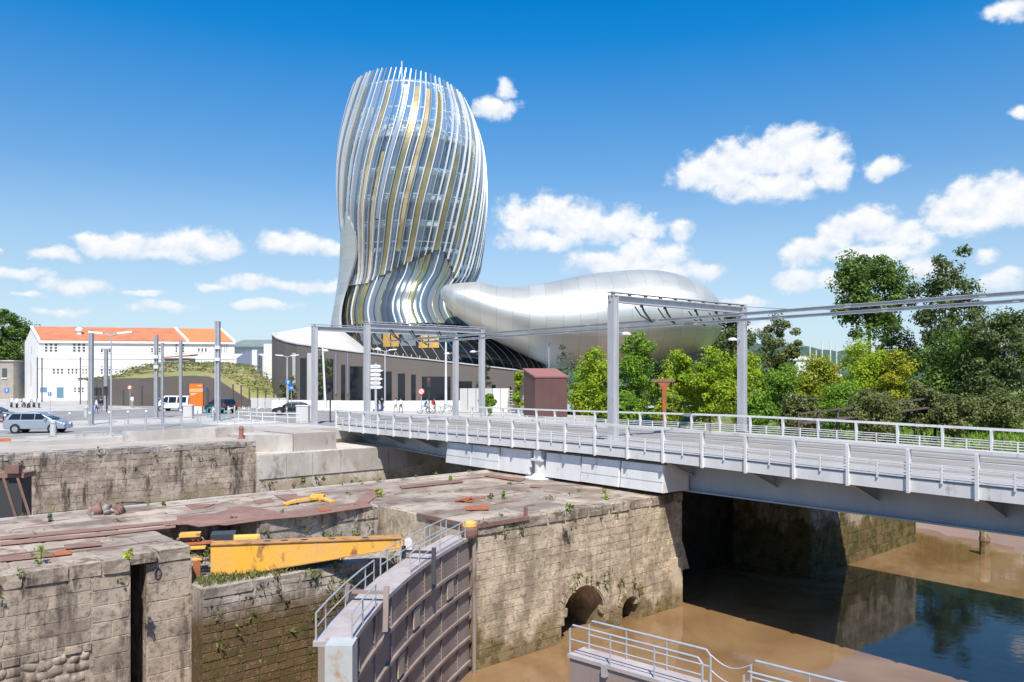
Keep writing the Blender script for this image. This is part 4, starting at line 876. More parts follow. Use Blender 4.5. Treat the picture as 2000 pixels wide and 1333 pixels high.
# metal-clad skin at the side and back
def metal_mat():
    m, nt, bs = new_mat('clad_metal'); K = nt.links; N = nt.nodes; bs.inputs['Metallic'].default_value = .58; bs.inputs['Roughness'].default_value = .5; bs.inputs['Specular IOR Level'].default_value = .5
    u = N.new('ShaderNodeUVMap'); mp = N.new('ShaderNodeMapping'); mp.inputs['Scale'].default_value = (26, .30, 1); K.new(u.outputs[0], mp.inputs[0])
    b = N.new('ShaderNodeTexBrick'); b.offset = .37; K.new(mp.outputs[0], b.inputs[0]); b.inputs['Scale'].default_value = 1.; b.inputs['Brick Width'].default_value = 2.2; b.inputs['Row Height'].default_value = .9
    b.inputs['Mortar Size'].default_value = .014; b.inputs['Color1'].default_value = (.60,.605,.565,1); b.inputs['Color2'].default_value = (.515,.52,.485,1); b.inputs['Mortar'].default_value = (.42,.425,.40,1); b.inputs['Bias'].default_value = -.1
    g = N.new('ShaderNodeNewGeometry'); n = N.new('ShaderNodeTexNoise'); n.inputs['Scale'].default_value = .12; n.inputs['Detail'].default_value = 5; K.new(g.outputs['Position'], n.inputs['Vector'])
    r = N.new('ShaderNodeMapRange'); K.new(n.outputs[0], r.inputs[0]); r.inputs[1].default_value = .3; r.inputs[2].default_value = .7; r.inputs[3].default_value = .38; r.inputs[4].default_value = .62; K.new(r.outputs[0], bs.inputs['Roughness'])
    K.new(b.outputs[0], bs.inputs['Base Color']); return m
MT['clad'] = metal_mat()
SKB = [(408,668,671),(418,669.5,682),(430,669,690),(450,668,701),(480,666.5,711),(510,665,710),(530,663.5,704),(560,660,692),(600,655,682),(640,649,682),(655,649,686),(668,655,692)]
sb_z = [zof(r[0]) for r in SKB]; skl = hermite(sb_z, [(r[1]-CU)/F*YT for r in SKB]); skb = hermite(sb_z, [(r[2]-CU)/F*YT for r in SKB])
mb = MB(); rings = []
for i in range(37):
    z = sb_z[-1] + (sb_z[0]-sb_z[-1])*i/36; zc = max(z, ZB); cx = (fl(zc)+fr(zc))/2; rx = cx - skl(z); ry = fy(zc)+.6
    tb = math.acos(max(-1, min(1, (skb(z)-cx)/rx)))            # the front edge of the skin
    a0, a1 = 2*math.pi - tb, math.radians(95); row = []
    for j in range(25):
        a = a0 + (a1-a0)*j/24; row.append(Vector((cx+rx*math.cos(a), YT+ry*math.sin(a), z)))
    for j in range(24, -1, -1):
        a = a0 + (a1-a0)*j/24; row.append(Vector((cx+(rx-.35)*math.cos(a), YT+(ry-.35)*math.sin(a), z)))
    rings.append(row)
mb.loft(rings, caps=True); mb.build('cladding', MT['clad'], mus, smooth=False)
# silver tail: a long swollen tube of metal panels
TL = [(861,568,577,118.2,.5),(866,561,588,118.6,2.2),(880,557,608,119.2,4.5),(905,554,628,120,6.5),(936,553,650,121,8.2),(980,562,672,122,9.5),(1030,560,697,123,10.5),(1080,552,716,124,11.5),(1130,541,724,125,12.5),(1200,532.5,724,126,13),(1260,530,716,126.5,13),(1310,537,706,126.5,12.5),(1350,552,698,126.5,11),(1378,570,684,126.5,8.5),(1393,588,664,126.5,6),(1402,606,640,126.5,3),(1405,618,627,126.5,.7)]
tx = [r[0] for r in TL]; ft, fb_, fyc, fhy = [hermite(tx, [r[i] for r in TL]) for i in (1,2,3,4)]
rings = []; us = list(np.linspace(861,905,12))+list(np.linspace(912,1340,44))+list(np.linspace(1346,1405,18))
for u in us:
    Yc = fyc(u); X = (u-CU)/F*Yc; z0, z1 = zof(fb_(u),Yc), zof(ft(u),Yc); rings.append([Vector((X+.12*max(.2,fhy(u))*math.sin(t)*-1*0, Yc+max(.2,fhy(u))*math.cos(t), (z0+z1)/2+max(.15,(z1-z0)/2)*math.sin(t))) for t in thg[::2]])
mb = MB(); mb.loft(rings, caps=True); mb.build('tail', MT['clad'], mus, smooth=True)
mb = MB(); mb.box(21,29.5,121,134,0,9.5); mb.build('tail_base', MT['glass_dark'], mus)
# dark glazed skirt between bulb and podium
BS = [(640,681,930,11.6),(652,684,965,12.),(670,691,1010,12.2),(690,703,1045,12.2),(710,722,1068,11.6),(730,750,1078,10),(760,790,1078,8)]
bz = [zof(r[0]) for r in BS]; bl = hermite(bz, [(r[1]-CU)/F*YT for r in BS]); br_ = hermite(bz, [(r[2]-CU)/F*YT for r in BS]); by = hermite(bz, [r[3] for r in BS])
def sk(z, th, o=0.): return Vector(((bl(z)+br_(z))/2+((br_(z)-bl(z))/2+o)*math.cos(th), YT+(by(z)+o)*math.sin(th), z))
mb = MB(); zz_ = [zof(760)+(zof(640)-zof(760))*i/20 for i in range(21)]; mb.loft([[sk(z,t) for t in thg] for z in zz_]); mb.build('glazed_skirt', MT['glass_dark'], mus, smooth=True)
for k in range(58):
    th = 2*math.pi*k/58; rg_ = []
    if math.sin(th) > .2: continue
    for i in range(13):
        z = zof(728)+(zof(640)-zof(728))*i/12; a = th - .030*(zof(640)-z); p = sk(z,a,-.02); q = sk(z,a,.10); tn = (sk(z,a+.02)-sk(z,a-.02)).normalized()*.055; rg_.append([p-tn,p+tn,q+tn,q-tn])
    mb = MB(); mb.loft(rg_, caps=True); mb.build('mullion', MT['fin_grey'], mus)
MT['amber'] = mat('amber', (.62,.33,.035), .18, metal=.25, var=(.72,.45,.12), scale=.4, spec=.8)
def skpatch(u0, u1, v0, v1, name, m):
    def atu(u, z):
        best = min((abs((CU+F*p.x/p.y)-u), t) for t in np.linspace(-math.pi+.02,-.02,400) for p in [sk(z,t,.05)]); return best[1]
    rows = []
    for i in range(5):
        z = zof(v1, 121.5)+(zof(v0,121.5)-zof(v1,121.5))*i/4; a, b = atu(u0, z), atu(u1, z); rows.append([sk(z, a+(b-a)*j/4, .06) for j in range(5)])
    mb = MB(); mb.loft(rows, closed=False); mb.build(name, m, mus, fix=False)
for u0, u1, v0, v1 in ((690,697,640,662),(748,762,640,677),(764,779,640,677),(818,836,642,680),(838,857,642,680)): skpatch(u0, u1, v0, v1, 'amber_window', MT['amber'])
for u0, u1, v0, v1 in ((705,725,640,668),(728,745,640,672),(783,812,640,676),(862,895,642,668)): skpatch(u0, u1, v0, v1, 'grey_window', MT['panel_grey'])
# podium: curved wall whose top falls to the right, with openings
PD = [(534,128,652),(531,124,655),(540,118,662),(556,113.5,668),(580,111,673),(610,110,677),(650,109.5,683),(700,109,689),(760,108.5,696),(830,108,703),(900,107.5,711),(960,107.5,718),(1010,108,724),(1024,110,727)]
dense = []
for a, b in zip(PD[:-1], PD[1:]):
    for i in range(6):
        f = i/6; dense.append(tuple(a[j]+(b[j]-a[j])*f for j in range(3)))
dense.append(PD[-1])
front = [px(u, 0, Y) for u, Y, v in dense]; tops = [zof(v, Y) for u, Y, v in dense]
inner = []
for i, p in enumerate(front):
    d = (front[min(i+1,len(front)-1)]-front[max(i-1,0)]); nv = Vector((-d.y, d.x, 0)).normalized(); inner.append(Vector((p.x, p.y, 0))+nv*.5)
mb = MB(); mb.loft([[(p.x,p.y,-.3),(p.x,p.y,t),(q.x,q.y,t),(q.x,q.y,-.3)] for p, q, t in zip(front, inner, tops)], caps=True); mb.build('podium_wall', MT['podium'], mus)
mb = MB(); mb.loft([[(p.x-(.03),p.y-.12,t+.003),(p.x-.03,p.y-.12,t+.16),(q.x,q.y,t+.16),(q.x,q.y,t+.003)] for p, q, t in zip(front, inner, tops)], caps=True); mb.build('podium_coping', MT['podium_light'], mus)
rows = []
for j in range(5):
    f = j/4; row = []
    for i, (q, t) in enumerate(zip(inner, tops)):
        uu = dense[i][0]; tgt = px(uu+8, 0, max(126., dense[i][1]+4)); tgt.z = float(np.interp(uu, [534,600,655,725], [11.4,12.3,12.0,t+.1])); b = Vector((q.x,q.y,t-.1)); row.append(b.lerp(tgt, f**.9))
    rows.append(row)
mb = MB(); mb.loft(rows, closed=False); mb.build('podium_roof', MT['podium_roof'], mus, smooth=True)
rows = []   # far rim of the ramp, seen inside the curved end
for i in range(14):
    f = i/13; u = 533+f*125; Y = 128+8*math.sin(f*2.2); z0 = zof(668,Y); z1 = zof(651-f*9, Y); rows.append([px(u,0,Y)*1, px(u,0,Y)*1]); rows[-1][0].z = z0-3; rows[-1][1].z = z1
mb = MB(); mb.loft(rows, closed=False); mb.build('ramp_wall', MT['podium_light'], mus, fix=False)
def wallY(u): return float(np.interp(u, [d[0] for d in dense[6:]], [d[1] for d in dense[6:]]))
def popen(u0, u1, v0, v1, m, name='opening', proud=.06):
    mb = MB(); ya, yb = wallY(u0)-proud, wallY(u1)-proud; a, b = px(u0,0,ya), px(u1,0,yb)
    za, zb_ = zof(v0, ya), max(.02, zof(v1, ya)); d = Vector((0,.12,0))
    mb.hexa([(a.x,a.y,zb_),(b.x,b.y,zb_),(b.x,b.y+.4,zb_),(a.x,a.y+.4,zb_),(a.x,a.y,za),(b.x,b.y,za),(b.x,b.y+.4,za),(a.x,a.y+.4,za)]); return mb.build(name, m, mus)
for u0,u1,v0 in ((586,598,700),(618,651,702),(666,674,713),(683,708,716),(712,722,718),(724,765,726),(777,791,730),(803,812,732),(824,880,736),(894,922,745),(960,968,752),(995,1012,756)):
    popen(u0, u1, v0, 790, MT['glass_dark']); 
for u in (655, 678, 547, 565):
    if u > 600: popen(u, u+2.2, 690, 770, MT['shed_blue'], 'banner', .2)
for u0,u1 in ((600,612),(571,577)): popen(u0,u1,690,800,MT['podium_light'],'pilaster',.1)
mb = MB()
for i in range(0, 60):
    f = i/60; u = 722+f*140; Y = 111.5; zt0 = zof(689+(u-700)*.123, Y); mb.box((u-CU)/F*Y-.04,(u-CU)/F*Y+.04,Y-.03,Y+.03,zt0-1.,zt0+.25+.4*(i%7==0))
mb.build('roof_railing', MT['podium_light'], mus)
# ------------------------------------------------------------------ white house and neighbours
hs = thing('white_house', 'long white two-storey building with an orange tiled roof', 'house', (-84, 155, 0))
Ha = px(75,0,151); Hb = px(458,0,158); Ha.z = Hb.z = 0; Hd = (Hb-Ha); HLn = Hd.length; Hd.normalize(); Hg = Vector((-9.2, 10.8, 0)); HF = frame(Ha, Hd, Hg/Hg.length); GL = Hg.length
HE = 11.45; HR = 14.2
mb = MB(HF); mb.add([(0,0,-.3),(HLn,0,-.3),(HLn,GL,-.3),(0,GL,-.3),(0,0,HE),(HLn,0,HE),(HLn,GL,HE),(0,GL,HE),(0,GL/2,HR-.15),(HLn,GL/2,HR-.15)], [(0,1,5,4),(1,2,6,9,5),(2,3,7,6),(3,0,4,8,7),(4,5,9,8),(6,7,8,9),(0,3,2,1)]); mb.build('wall', MT['house'], hs)
def roofpart(x0, x1, m, name='roof'):
    mb = MB(HF)
    for s in (0, 1):
        y0 = -.35 if s == 0 else GL+.35; zz = HE-.12
        mb.hexa([(x0,y0,zz),(x1,y0,zz),(x1,GL/2,HR),(x0,GL/2,HR),(x0,y0,zz+.16),(x1,y0,zz+.16),(x1,GL/2,HR+.16),(x0,GL/2,HR+.16)])
    return mb.build(name, m, hs)
xs1 = HLn*.75
rf = roofpart(.25, xs1-.3, MT['roof_tile']); roofpart(xs1+.3, HLn-.35, MT['roof_tile_new'])
for x in (0., xs1, HLn-.2):
    mb = MB(HF); mb.hexa([(x-.25,-.4,HE-.1),(x+.25,-.4,HE-.1),(x+.25,GL/2,HR+.05),(x-.25,GL/2,HR+.05),(x-.25,-.4,HE+.2),(x+.25,-.4,HE+.2),(x+.25,GL/2,HR+.32),(x-.25,GL/2,HR+.32)]); mb.build('verge', MT['house'], hs)
mb = MB(HF); mb.lathe((7.8,GL*.22,HE+.9), [(.5,0),(.5,.9),(.7,.95),(.75,1.4),(.3,1.7)], 10); mb.build('roof_vent', MT['white_paint'], hs)
mb = MB(HF); mb.box(-.05,HLn,-.4,-.05,HE-.55,HE-.13); mb.box(-.04,HLn,-.1,-.03,7.9,8.2); mb.box(-.04,HLn,-.1,-.03,6.0,6.25); mb.build('cornice', MT['house'], hs)
def win(u0, u1, v0, v1, kind='dark'):
    f0 = (u0-75)/383.; f1 = (u1-75)/383.; Ya = 151+7*(f0+f1)/2; x0 = HLn*f0; x1 = HLn*f1; z1, z0 = zof(v0, Ya), max(0.02, zof(v1, Ya))
    mb = MB(HF); mb.box(x0-.12,x1+.12,-.07,-.012,z0-.15,z0-.01) ; mb.box(x0-.12,x1+.12,-.05,-.012,z1+.01,z1+.12); w = mb.build('window', MT['house'], hs)
    if kind == 'blue': mb = MB(HF); mb.box(x0,x1,-.06,-.012,z0,z1); mb.build('door_leaf', MT['blue_door'], w); return
    n = 3; rws = 1 if (v1-v0) < 9 else 2 if (v1-v0) < 14 else 3
    for i in range(n):
        for j in range(rws):
            a = x0+(x1-x0)*i/n; b = x0+(x1-x0)*(i+1)/n; c = z0+(z1-z0)*j/rws; d = z0+(z1-z0)*(j+1)/rws
            mb = MB(HF); mb.box(a+.2,b-.2,-.05,-.012,c+.09,d-.09); mb.build('pane', MT['window_dark'], w)
for q in [(85,112,671,688),(138,165,671,688),(191,214,681,689),(289,311,680,689),(337,358,672,689),(382,403,680,688),(429,445,671,688),(100,123,720,731),(128,150,720,731),(191,214,716,731),(156,174,716,731),(140,162,757,767)]: win(*q)
win(109,122,757,778,'blue'); win(78,91,757,767,'blue')
for f, z0, z1 in ((.45,8.9,10.4),(.5,2.6,7.2)):
    mb = MB(HF); mb.box(-.05,-.012,GL*f,GL*f+.35,z0,z1); mb.build('vent_slot', MT['stone_house'], hs)
rs = thing('shed', 'small brown shed standing on the grassy mound in front of the white house', 'shed', px(350,0,146))
mb = MB(); a = px(321,0,146); b = px(369,0,146); mb.box(a.x,b.x,146,149,3,zof(700,146)); mb.build('wall', MT['stone_house'], rs)
mb = MB(); mb.hexa([(a.x-.3,145.6,zof(700,146)),(b.x+.3,145.6,zof(697,146)),(b.x+.3,149.4,zof(694,146)),(a.x-.3,149.4,zof(697,146)),(a.x-.3,145.6,zof(698,146)),(b.x+.3,145.6,zof(694,146)),(b.x+.3,149.4,zof(691,146)),(a.x-.3,149.4,zof(695,146))]); mb.build('roof', MT['roof_tile'], rs)
sh = thing('stone_house', 'small old grey stone house at the left edge below the trees', 'house', px(8,0,160))
mb = MB(); a = px(-60,0,160); b = px(26,0,160); mb.box(a.x,b.x,160,170,-.5,zof(706,160)); mb.build('wall', MT['stone_house'], sh)
mb = MB(); mb.box(a.x,b.x+.3,159.7,170,zof(706,160),zof(704,160)); mb.build('roof', MT['concrete'], sh)
for u in (9,-10):
    mb = MB(); p = px(u,0,159.95); mb.box(p.x-.45,p.x+.45,159.85,159.98,zof(738,160),zof(720,160)); w = mb.build('window', MT['window_dark'], sh)
    mb = MB(); mb.box(p.x-.6,p.x+.6,159.8,159.96,zof(740,160),zof(738.2,160)); mb.build('sill', MT['house'], w)
wh = thing('warehouse', 'long grey-green roofed warehouse with blue wall behind the mound', 'warehouse', px(495,0,190))
mb = MB(); a = px(456,0,190); b = px(535,0,190); mb.box(a.x,b.x,190,205,-.5,zof(676,190)); mb.build('wall', MT['house'], wh)
mb = MB(); mb.hexa([(a.x-1,189,zof(679,190)),(b.x+1,189,zof(679,190)),(b.x+1,200,zof(662,190)),(a.x-1,200,zof(662,190)),(a.x-1,189,zof(676,190)),(b.x+1,189,zof(676,190)),(b.x+1,200,zof(660,190)),(a.x-1,200,zof(660,190))]); mb.build('roof', MT['shed_roof'], wh)
mb = MB(); p = px(462,0,187); q = px(505,0,187); mb.extr([(p.x,187,-.5),(q.x,187,-.5),(q.x,187,zof(695,187)),((p.x+q.x)/2,187,zof(686,187)),(p.x,187,zof(700,187))], (0,2.9,0)); mb.build('gable_bay', MT['shed_blue'], wh)
mb = MB(); p = px(492,0,186); mb.box(p.x,p.x+1.2,186,186.9,-.5,zof(684,187)); mb.build('pillar', MT['house'], wh)
mb = MB(); mb.box(px(515,0,180).x,px(540,0,180).x,180,188,-.5,zof(672,180)); mb.build('bay', MT['house'], wh)
# grassy mound held by a dark curved wall
mw = thing('retaining_wall', 'dark brown curved retaining wall holding up the grassy mound', 'retaining wall', px(320,0,118))
WLp = [(171,122,741),(200,120.5,740),(240,119,739),(280,118,739),(310,117.5,737),(340,117,735),(375,116.5,734),(405,116,736),(425,115.5,743),(445,115,756),(468,114,771),(490,113.5,784)]
mb = MB(); mb.loft([[(px(u,0,Y).x,Y,-.3),(px(u,0,Y).x,Y,zof(v,Y)),(px(u,0,Y).x,Y+.6,zof(v,Y)),(px(u,0,Y).x,Y+.6,-.3)] for u,Y,v in WLp], caps=True); mb.build('wall', MT['mound_wall'], mw)
for u0,u1,v0 in ((189,200,750),(204,214,750),(405,412,762),(240,246,762),(276,281,754)):
    Y = float(np.interp(u0,[w[0] for w in WLp],[w[1] for w in WLp]))-.06; mb = MB(); mb.box(px(u0,0,Y).x,px(u1,0,Y).x,Y-.02,Y+.5,.02,zof(v0,Y)); mb.build('doorway', MT['dark_steel'], mw)
rows = []
Mtop = [(171,741,741),(225,737,733),(260,720,716),(300,712,709),(360,709,706),(420,709,706),(455,711,708),(490,716,713),(515,735,731),(540,752,750),(562,770,768)]
for j in range(9):
    f = j/8; row = []
    for i in range(50):
        u = 171+(570-171)*i/49; vb = float(np.interp(u,[w[0] for w in WLp]+[575],[w[2] for w in WLp]+[786])); Yb = float(np.interp(u,[w[0] for w in WLp]+[575],[w[1] for w in WLp]+[113]))+.5
        vt = float(np.interp(u,[m[0] for m in Mtop],[m[1] for m in Mtop])); Y = Yb+f*20
        zb_, zt2 = zof(vb,Yb), max(zof(vt,Yb+20), zof(vb,Yb)-.5); z = zb_-.1+(zt2-zb_)*math.sin(f*math.pi/2); p = px(u,0,Y); row.append((p.x+RD.uniform(-.2,.2),Y,z+RD.uniform(-.22,.22)*(1 if 0<j else .2)))
    rows.append(row)
MT['mound_grass'] = mat('mound_grass', (.22,.235,.07), .95, var=(.33,.275,.14), scale=.22, lo=.42, hi=.58, bump=1., bscale=3, dirt=((.15,.18,.05), .5, .55))
mb = MB(); mb.loft(rows, closed=False); struct('grassy_mound', mb, MT['mound_grass'], True)
ORD = ['leftmost','second','third','fourth','fifth','sixth','seventh','eighth','ninth','tenth','eleventh','twelfth','thirteenth','fourteenth','fifteenth','sixteenth']
# ------------------------------------------------------------------ vegetation
LM = dict(lime=leafmat('leaf_lime', (.44,.53,.035), (.26,.40,.03), .42), mid=leafmat('leaf_mid', (.17,.26,.05), (.095,.17,.035), .38), dark=leafmat('leaf_dark', (.10,.15,.045), (.16,.185,.065), .38),
          olive=leafmat('leaf_olive', (.22,.235,.08), (.13,.165,.05), .35), yellow=leafmat('leaf_yellow', (.46,.44,.04), (.25,.33,.03), .4), grey=leafmat('leaf_grey', (.15,.19,.10), (.10,.14,.07)), brown=leafmat('leaf_brown', (.24,.22,.10), (.16,.19,.06), .35), green=leafmat('leaf_green', (.25,.40,.04), (.15,.29,.03), .42))
def leaves(blobs, ncl, nleaf, size, rc, seed):
    r = np.random.RandomState(seed); w = np.array([b[3]*b[4]*b[5] for b in blobs])**.67; w = w/w.sum(); C = []
    for b, k in zip(blobs, np.maximum(1, (w*ncl).astype(int))):
        d = r.normal(size=(k,3)); d /= np.linalg.norm(d, axis=1)[:,None]; rad = r.uniform(.55, 1.0, (k,1))**.6
        C.append(np.array(b[:3]) + d*rad*np.array(b[3:6]))
    C = np.concatenate(C); idx = r.randint(0, len(C), nleaf); rcs = rc*r.uniform(.5,1.4,len(C))
    off = r.normal(size=(nleaf,3)); off /= np.linalg.norm(off,axis=1)[:,None]+1e-6; off *= (r.uniform(0,1,(nleaf,1))**.45)
    P_ = C[idx] + off*rcs[idx][:,None]*np.array([1,1,.75])
    n = off + np.array([0,0,.5]) + r.normal(scale=.5,size=(nleaf,3)); n /= np.linalg.norm(n,axis=1)[:,None]+1e-6
    a = np.cross(n, r.normal(size=(nleaf,3))); a /= np.linalg.norm(a,axis=1)[:,None]+1e-6; b = np.cross(n,a); s = size*r.uniform(.6,1.3,(nleaf,1))
    V = np.empty((nleaf,4,3)); V[:,0] = P_-a*s; V[:,1] = P_-b*s*.55; V[:,2] = P_+a*s; V[:,3] = P_+b*s*.55
    return V.reshape(-1,3), C
def leaf_obj(name, V, m, parent):
    off = wl(parent); n = len(V)//4; me = bpy.data.meshes.new(name); me.vertices.add(len(V)); me.vertices.foreach_set('co', (V-np.array(off)).ravel().astype(np.float32))
    me.loops.add(n*4); me.polygons.add(n); me.loops.foreach_set('vertex_index', np.arange(n*4,dtype=np.int32)); me.polygons.foreach_set('loop_start', np.arange(0,n*4,4,dtype=np.int32))
    me.update(calc_edges=True); me.validate(); me.materials.append(m); o = bpy.data.objects.new(name, me); COL.objects.link(o); o.parent = parent; return o
_ts = [100]
def tree(name, label, cat, u, Y, zb_, vt, vb, w, leaf, nl=5000, size=.16, blobs=None, group=None, trunk=True, ncl=None, dens=1., limbs=6):
    _ts[0] += 1; sd = _ts[0]; r = random.Random(sd); X = (u-CU)/F*Y; zt2, zc = zof(vt,Y), max(zof(vb,Y), zb_+.1); wr = w/F*Y/2; h = zt2-zc
    t = thing(name, label, cat, (X,Y,zb_), group)
    if not blobs: blobs = [(0,.5,.78,.5),(-.3,.4,.55,.42),(.35,.42,.5,.45),(0,.75,.55,.32),(-.15,.25,.6,.35),(.3,.68,.42,.28)]
    B = [(X+q[0]*wr, Y+r.uniform(-.3,.3)*wr, zc+q[1]*h, q[2]*wr, q[2]*wr*.9, q[3]*h*.9) for q in blobs]
    V, C = leaves(B, ncl or max(16, nl//125), int(nl*dens*1.3), size, (min(.34*wr, .24*h) if cat in ('bush','shrub') else min(.29*wr, .20*h))+.1, sd)
    V[:,2] = np.maximum(V[:,2], zb_+.02); leaf_obj('crown', V, leaf, t)
    if trunk:
        mb = MB(); tr = max(.08, wr*.055); tops = Vector((X,Y,zc+h*.55)); mb.tube([Vector((X,Y,zb_-.3)), Vector((X+r.uniform(-.15,.15),Y,zb_+(zc-zb_)*.6+.3)), Vector((X,Y,zc+h*.25)), tops], tr, 7, tr*.35)
        for i in range(limbs):
            c = Vector(C[r.randrange(len(C))]); f = r.uniform(.15,.5); s = Vector((X,Y,zc+h*f*.6)); mb.tube([s, s.lerp(c,.5)+Vector((0,0,-.05*h)), c], tr*.4, 5, tr*.1)
        mb.build('trunk', MT['bark'], t)
    return t
T = tree
T('poplar_tree','tall round-crowned green poplar standing above the lime bushes','tree',1698,135,-1,494,668,160,LM['mid'],12000,.30,limbs=14, blobs=[(0,.62,.8,.42),(-.45,.45,.45,.35),(.45,.5,.48,.4),(0,.85,.5,.18),(-.35,.75,.4,.2),(.35,.78,.42,.2),(-.1,.3,.6,.28),(.2,.16,.35,.15)])
T('dark_tree','tall ragged dark olive tree with a thin uneven top','tree',1846,120,-1,486,735,150,LM['dark'],11000,.26,limbs=14, blobs=[(0,.45,.75,.35),(.45,.85,.28,.16),(-.35,.82,.22,.14),(.2,.68,.55,.2),(-.45,.62,.42,.22),(.05,.2,.85,.25),(.5,.4,.5,.3)])
T('dark_tree','dense dark green tree at the right edge','tree',1962,105,-1.5,590,800,150,LM['dark'],11000,.24,limbs=10, blobs=[(0,.5,.8,.4),(.3,.8,.45,.2),(-.4,.35,.55,.3),(.1,.15,.9,.2),(-.1,.7,.5,.25)])
T('dark_tree','broad shady tree filling the gap below the ragged dark olive tree','tree',1880,112,-1.5,640,800,190,LM['mid'],9000,.24)
T('dark_tree','dark spreading tree just right of the silver tail','tree',1432,140,-.5,588,760,116,LM['dark'],8000,.26)
T('dark_tree','lower dark tree between the right gantry post and the marina masts','tree',1520,150,-.5,622,760,90,LM['olive'],6500,.26)
T('dark_tree','shadowy tree against the rounded end of the silver tail','tree',1392,132,-.5,640,770,70,LM['dark'],4500,.22)
T('dark_tree','dark leafy tree low behind the poplar trunk','tree',1752,128,-1,640,770,100,LM['dark'],6000,.24)
T('big_tree','big rounded green tree behind the white gable at the left edge','tree',12,185,0,612,730,118,LM['mid'],9000,.34)
T('big_tree','second green tree at the far left behind the stone house','tree',-48,180,0,618,730,110,LM['mid'],4000,.34)
lb = [('lime_bush','tall mid-green tree with lime lower leaves behind the near gantry post',1245,92,646,815,92,'green',8000),('lime_bush','bright lime bush right of the brown kiosk',1160,88,682,818,96,'lime',8000),('lime_bush','lime bush close behind the rusty post',1325,90,690,818,84,'lime',6500),
      ('lime_bush','lime bush between the rusty post and the right gantry post',1385,88,682,820,96,'lime',7500),('lime_bush','lime-green bush just behind the right gantry post',1452,92,690,818,92,'lime',7000),('lime_bush','mid-green bush with pale blossom right of the right gantry post',1525,90,705,820,90,'green',6000),
      ('lime_bush','yellowish rounded bush below the marina masts',1590,98,700,812,112,'yellow',8000),('lime_bush','large yellow-green bush in front of the poplar',1688,100,662,806,124,'lime',9000),('lime_bush','yellow leafy bush at the right end of the lime bushes',1752,97,690,806,92,'yellow',6500),('lime_bush','shady green bush under the large yellow-green one',1640,88,745,824,110,'green',5500),
      ('low_shrub','dull olive shrub low beside the jetty',1705,82,768,846,110,'olive',5500),('low_shrub','olive shrub at the foot of the dark trees',1800,86,755,838,100,'olive',5000),('low_shrub','dark low shrub near the meadow edge',1862,84,775,846,90,'olive',4500),('low_shrub','green low shrub at the right edge of the picture above the meadow',1950,92,760,838,110,'olive',5500),
      ('low_shrub','low green shrub under the conductor rails by the right gantry post',1475,80,770,838,80,'green',4000),('low_shrub','low shadowy shrub left of the old jetty',1565,82,775,842,100,'olive',4500),('low_shrub','pale green shrub growing by the white site fence',952,86,765,806,34,'green',1500),('low_shrub','yellow-green shrub just left of the brown kiosk',1014,92,722,800,26,'lime',1600),('low_shrub','small shrub low in front of the lime bushes near the near gantry post',1215,80,770,830,70,'green',3500),('low_shrub','small lime shrub between the two gantry posts',1300,82,765,826,60,'lime',3000)]
for nm, lab, u, Y, vt, vb, w, lf, n in lb: T(nm, lab, 'bush' if nm == 'lime_bush' else 'shrub', u, Y, float(max(bank_z((u-CU)/F*Y, Y), -3)) if (u-CU)/F*Y*LX+Y*LY > 62 else -.6, vt, vb, w, LM[lf], int(n*1.25), .155, limbs=4)
for u, Y, vt, vb, w, lf, lab in ((634,104,690,800,34,'olive','slim young tree in front of the podium openings'),(945,100,697,800,36,'grey','thin grey-green young tree beside the far gantry post'),(1105,104,672,805,54,'grey','wispy grey-green willow behind the brown kiosk'),(562,106,735,795,40,'olive','small bushy tree by the blue signs'),(1128,100,720,805,40,'green','small green tree just right of the brown kiosk')):
    T('young_tree', lab, 'young tree', u, Y, 0, vt, vb, w, LM[lf], 2200, .12, limbs=6, ncl=44)
def weed(u, v, z, h, m, label, n=60, s=.07):
    p = gp(u, v, z); t = thing('weed', label, 'weed', p); V, C = leaves([(p.x,p.y,p.z+h*.5,h*.35,h*.35,h*.5)], 6, n, s, h*.3, int(u*3+v)); V[:,2] = np.maximum(V[:,2], z); leaf_obj('leaves', V, LM[m], t)
    mb = MB(); mb.tube([p, p+Vector((.02,0,h*.7))], .012, 4); mb.build('stem', MT['bark'], t)
for q in [(80,1100,TOP,.55,'green','leafy weed in the paving of the masonry block'),(253,1096,TOP+.1,.35,'lime','bright weed sprouting at the top of the stop groove'),(742,968,TOP,.45,'lime','tall weed beside the diagonal iron plate'),(985,975,TOP,.35,'green','spreading weed left of the support column'),(960,976,TOP,.3,'olive','low weed next to the scrap iron'),
          (1182,975,TOP,.5,'lime','single weed near the corner of the pier head'),(1112,1004,TOP+.02,.45,'green','weed hanging at the coping of the pier head'),(595,943,TOP,.4,'olive','dark weed on the far kerb of the pier'),(632,940,TOP,.25,'olive','second smaller weed on the far kerb of the pier'),(320,988,TOP,.2,'olive','tiny weed beside the trailing cable'),
          (100,1018,TOP,.3,'grey','pale weed left of the rubble pile'),(465,1062,-2.9,.75,'green','tall green weed behind the yellow cylinder'),(400,1120,-3.0,.9,'brown','dry weed by the blunt end of the yellow strut'),(880,938,TOP,.25,'lime','weed patch near the base of the support column')]: weed(*q)
for i, l in enumerate([14.2,15.0,15.8,16.6,17.3,18.1,18.8]):
    p = LW((l,30.05,-3.0)); t = thing('dry_weed', ORD[i]+' rusty-brown dry weed from the left against the wall above the yellow strut', 'weed', p, 'dry weeds along the ledge wall'); h = RD.uniform(.5,.95)
    V, C = leaves([(p.x,p.y,p.z+h*.5,.16,.16,h*.5)], 7, 70, .05, .12, 900+i); leaf_obj('leaves', V, LM['brown'], t)
r_ = np.random.RandomState(3); n = 1500; base = np.array([list(LW((r_.uniform(10.2,15.5), r_.uniform(26.6,27.9), -3.02))) for _ in range(n)])
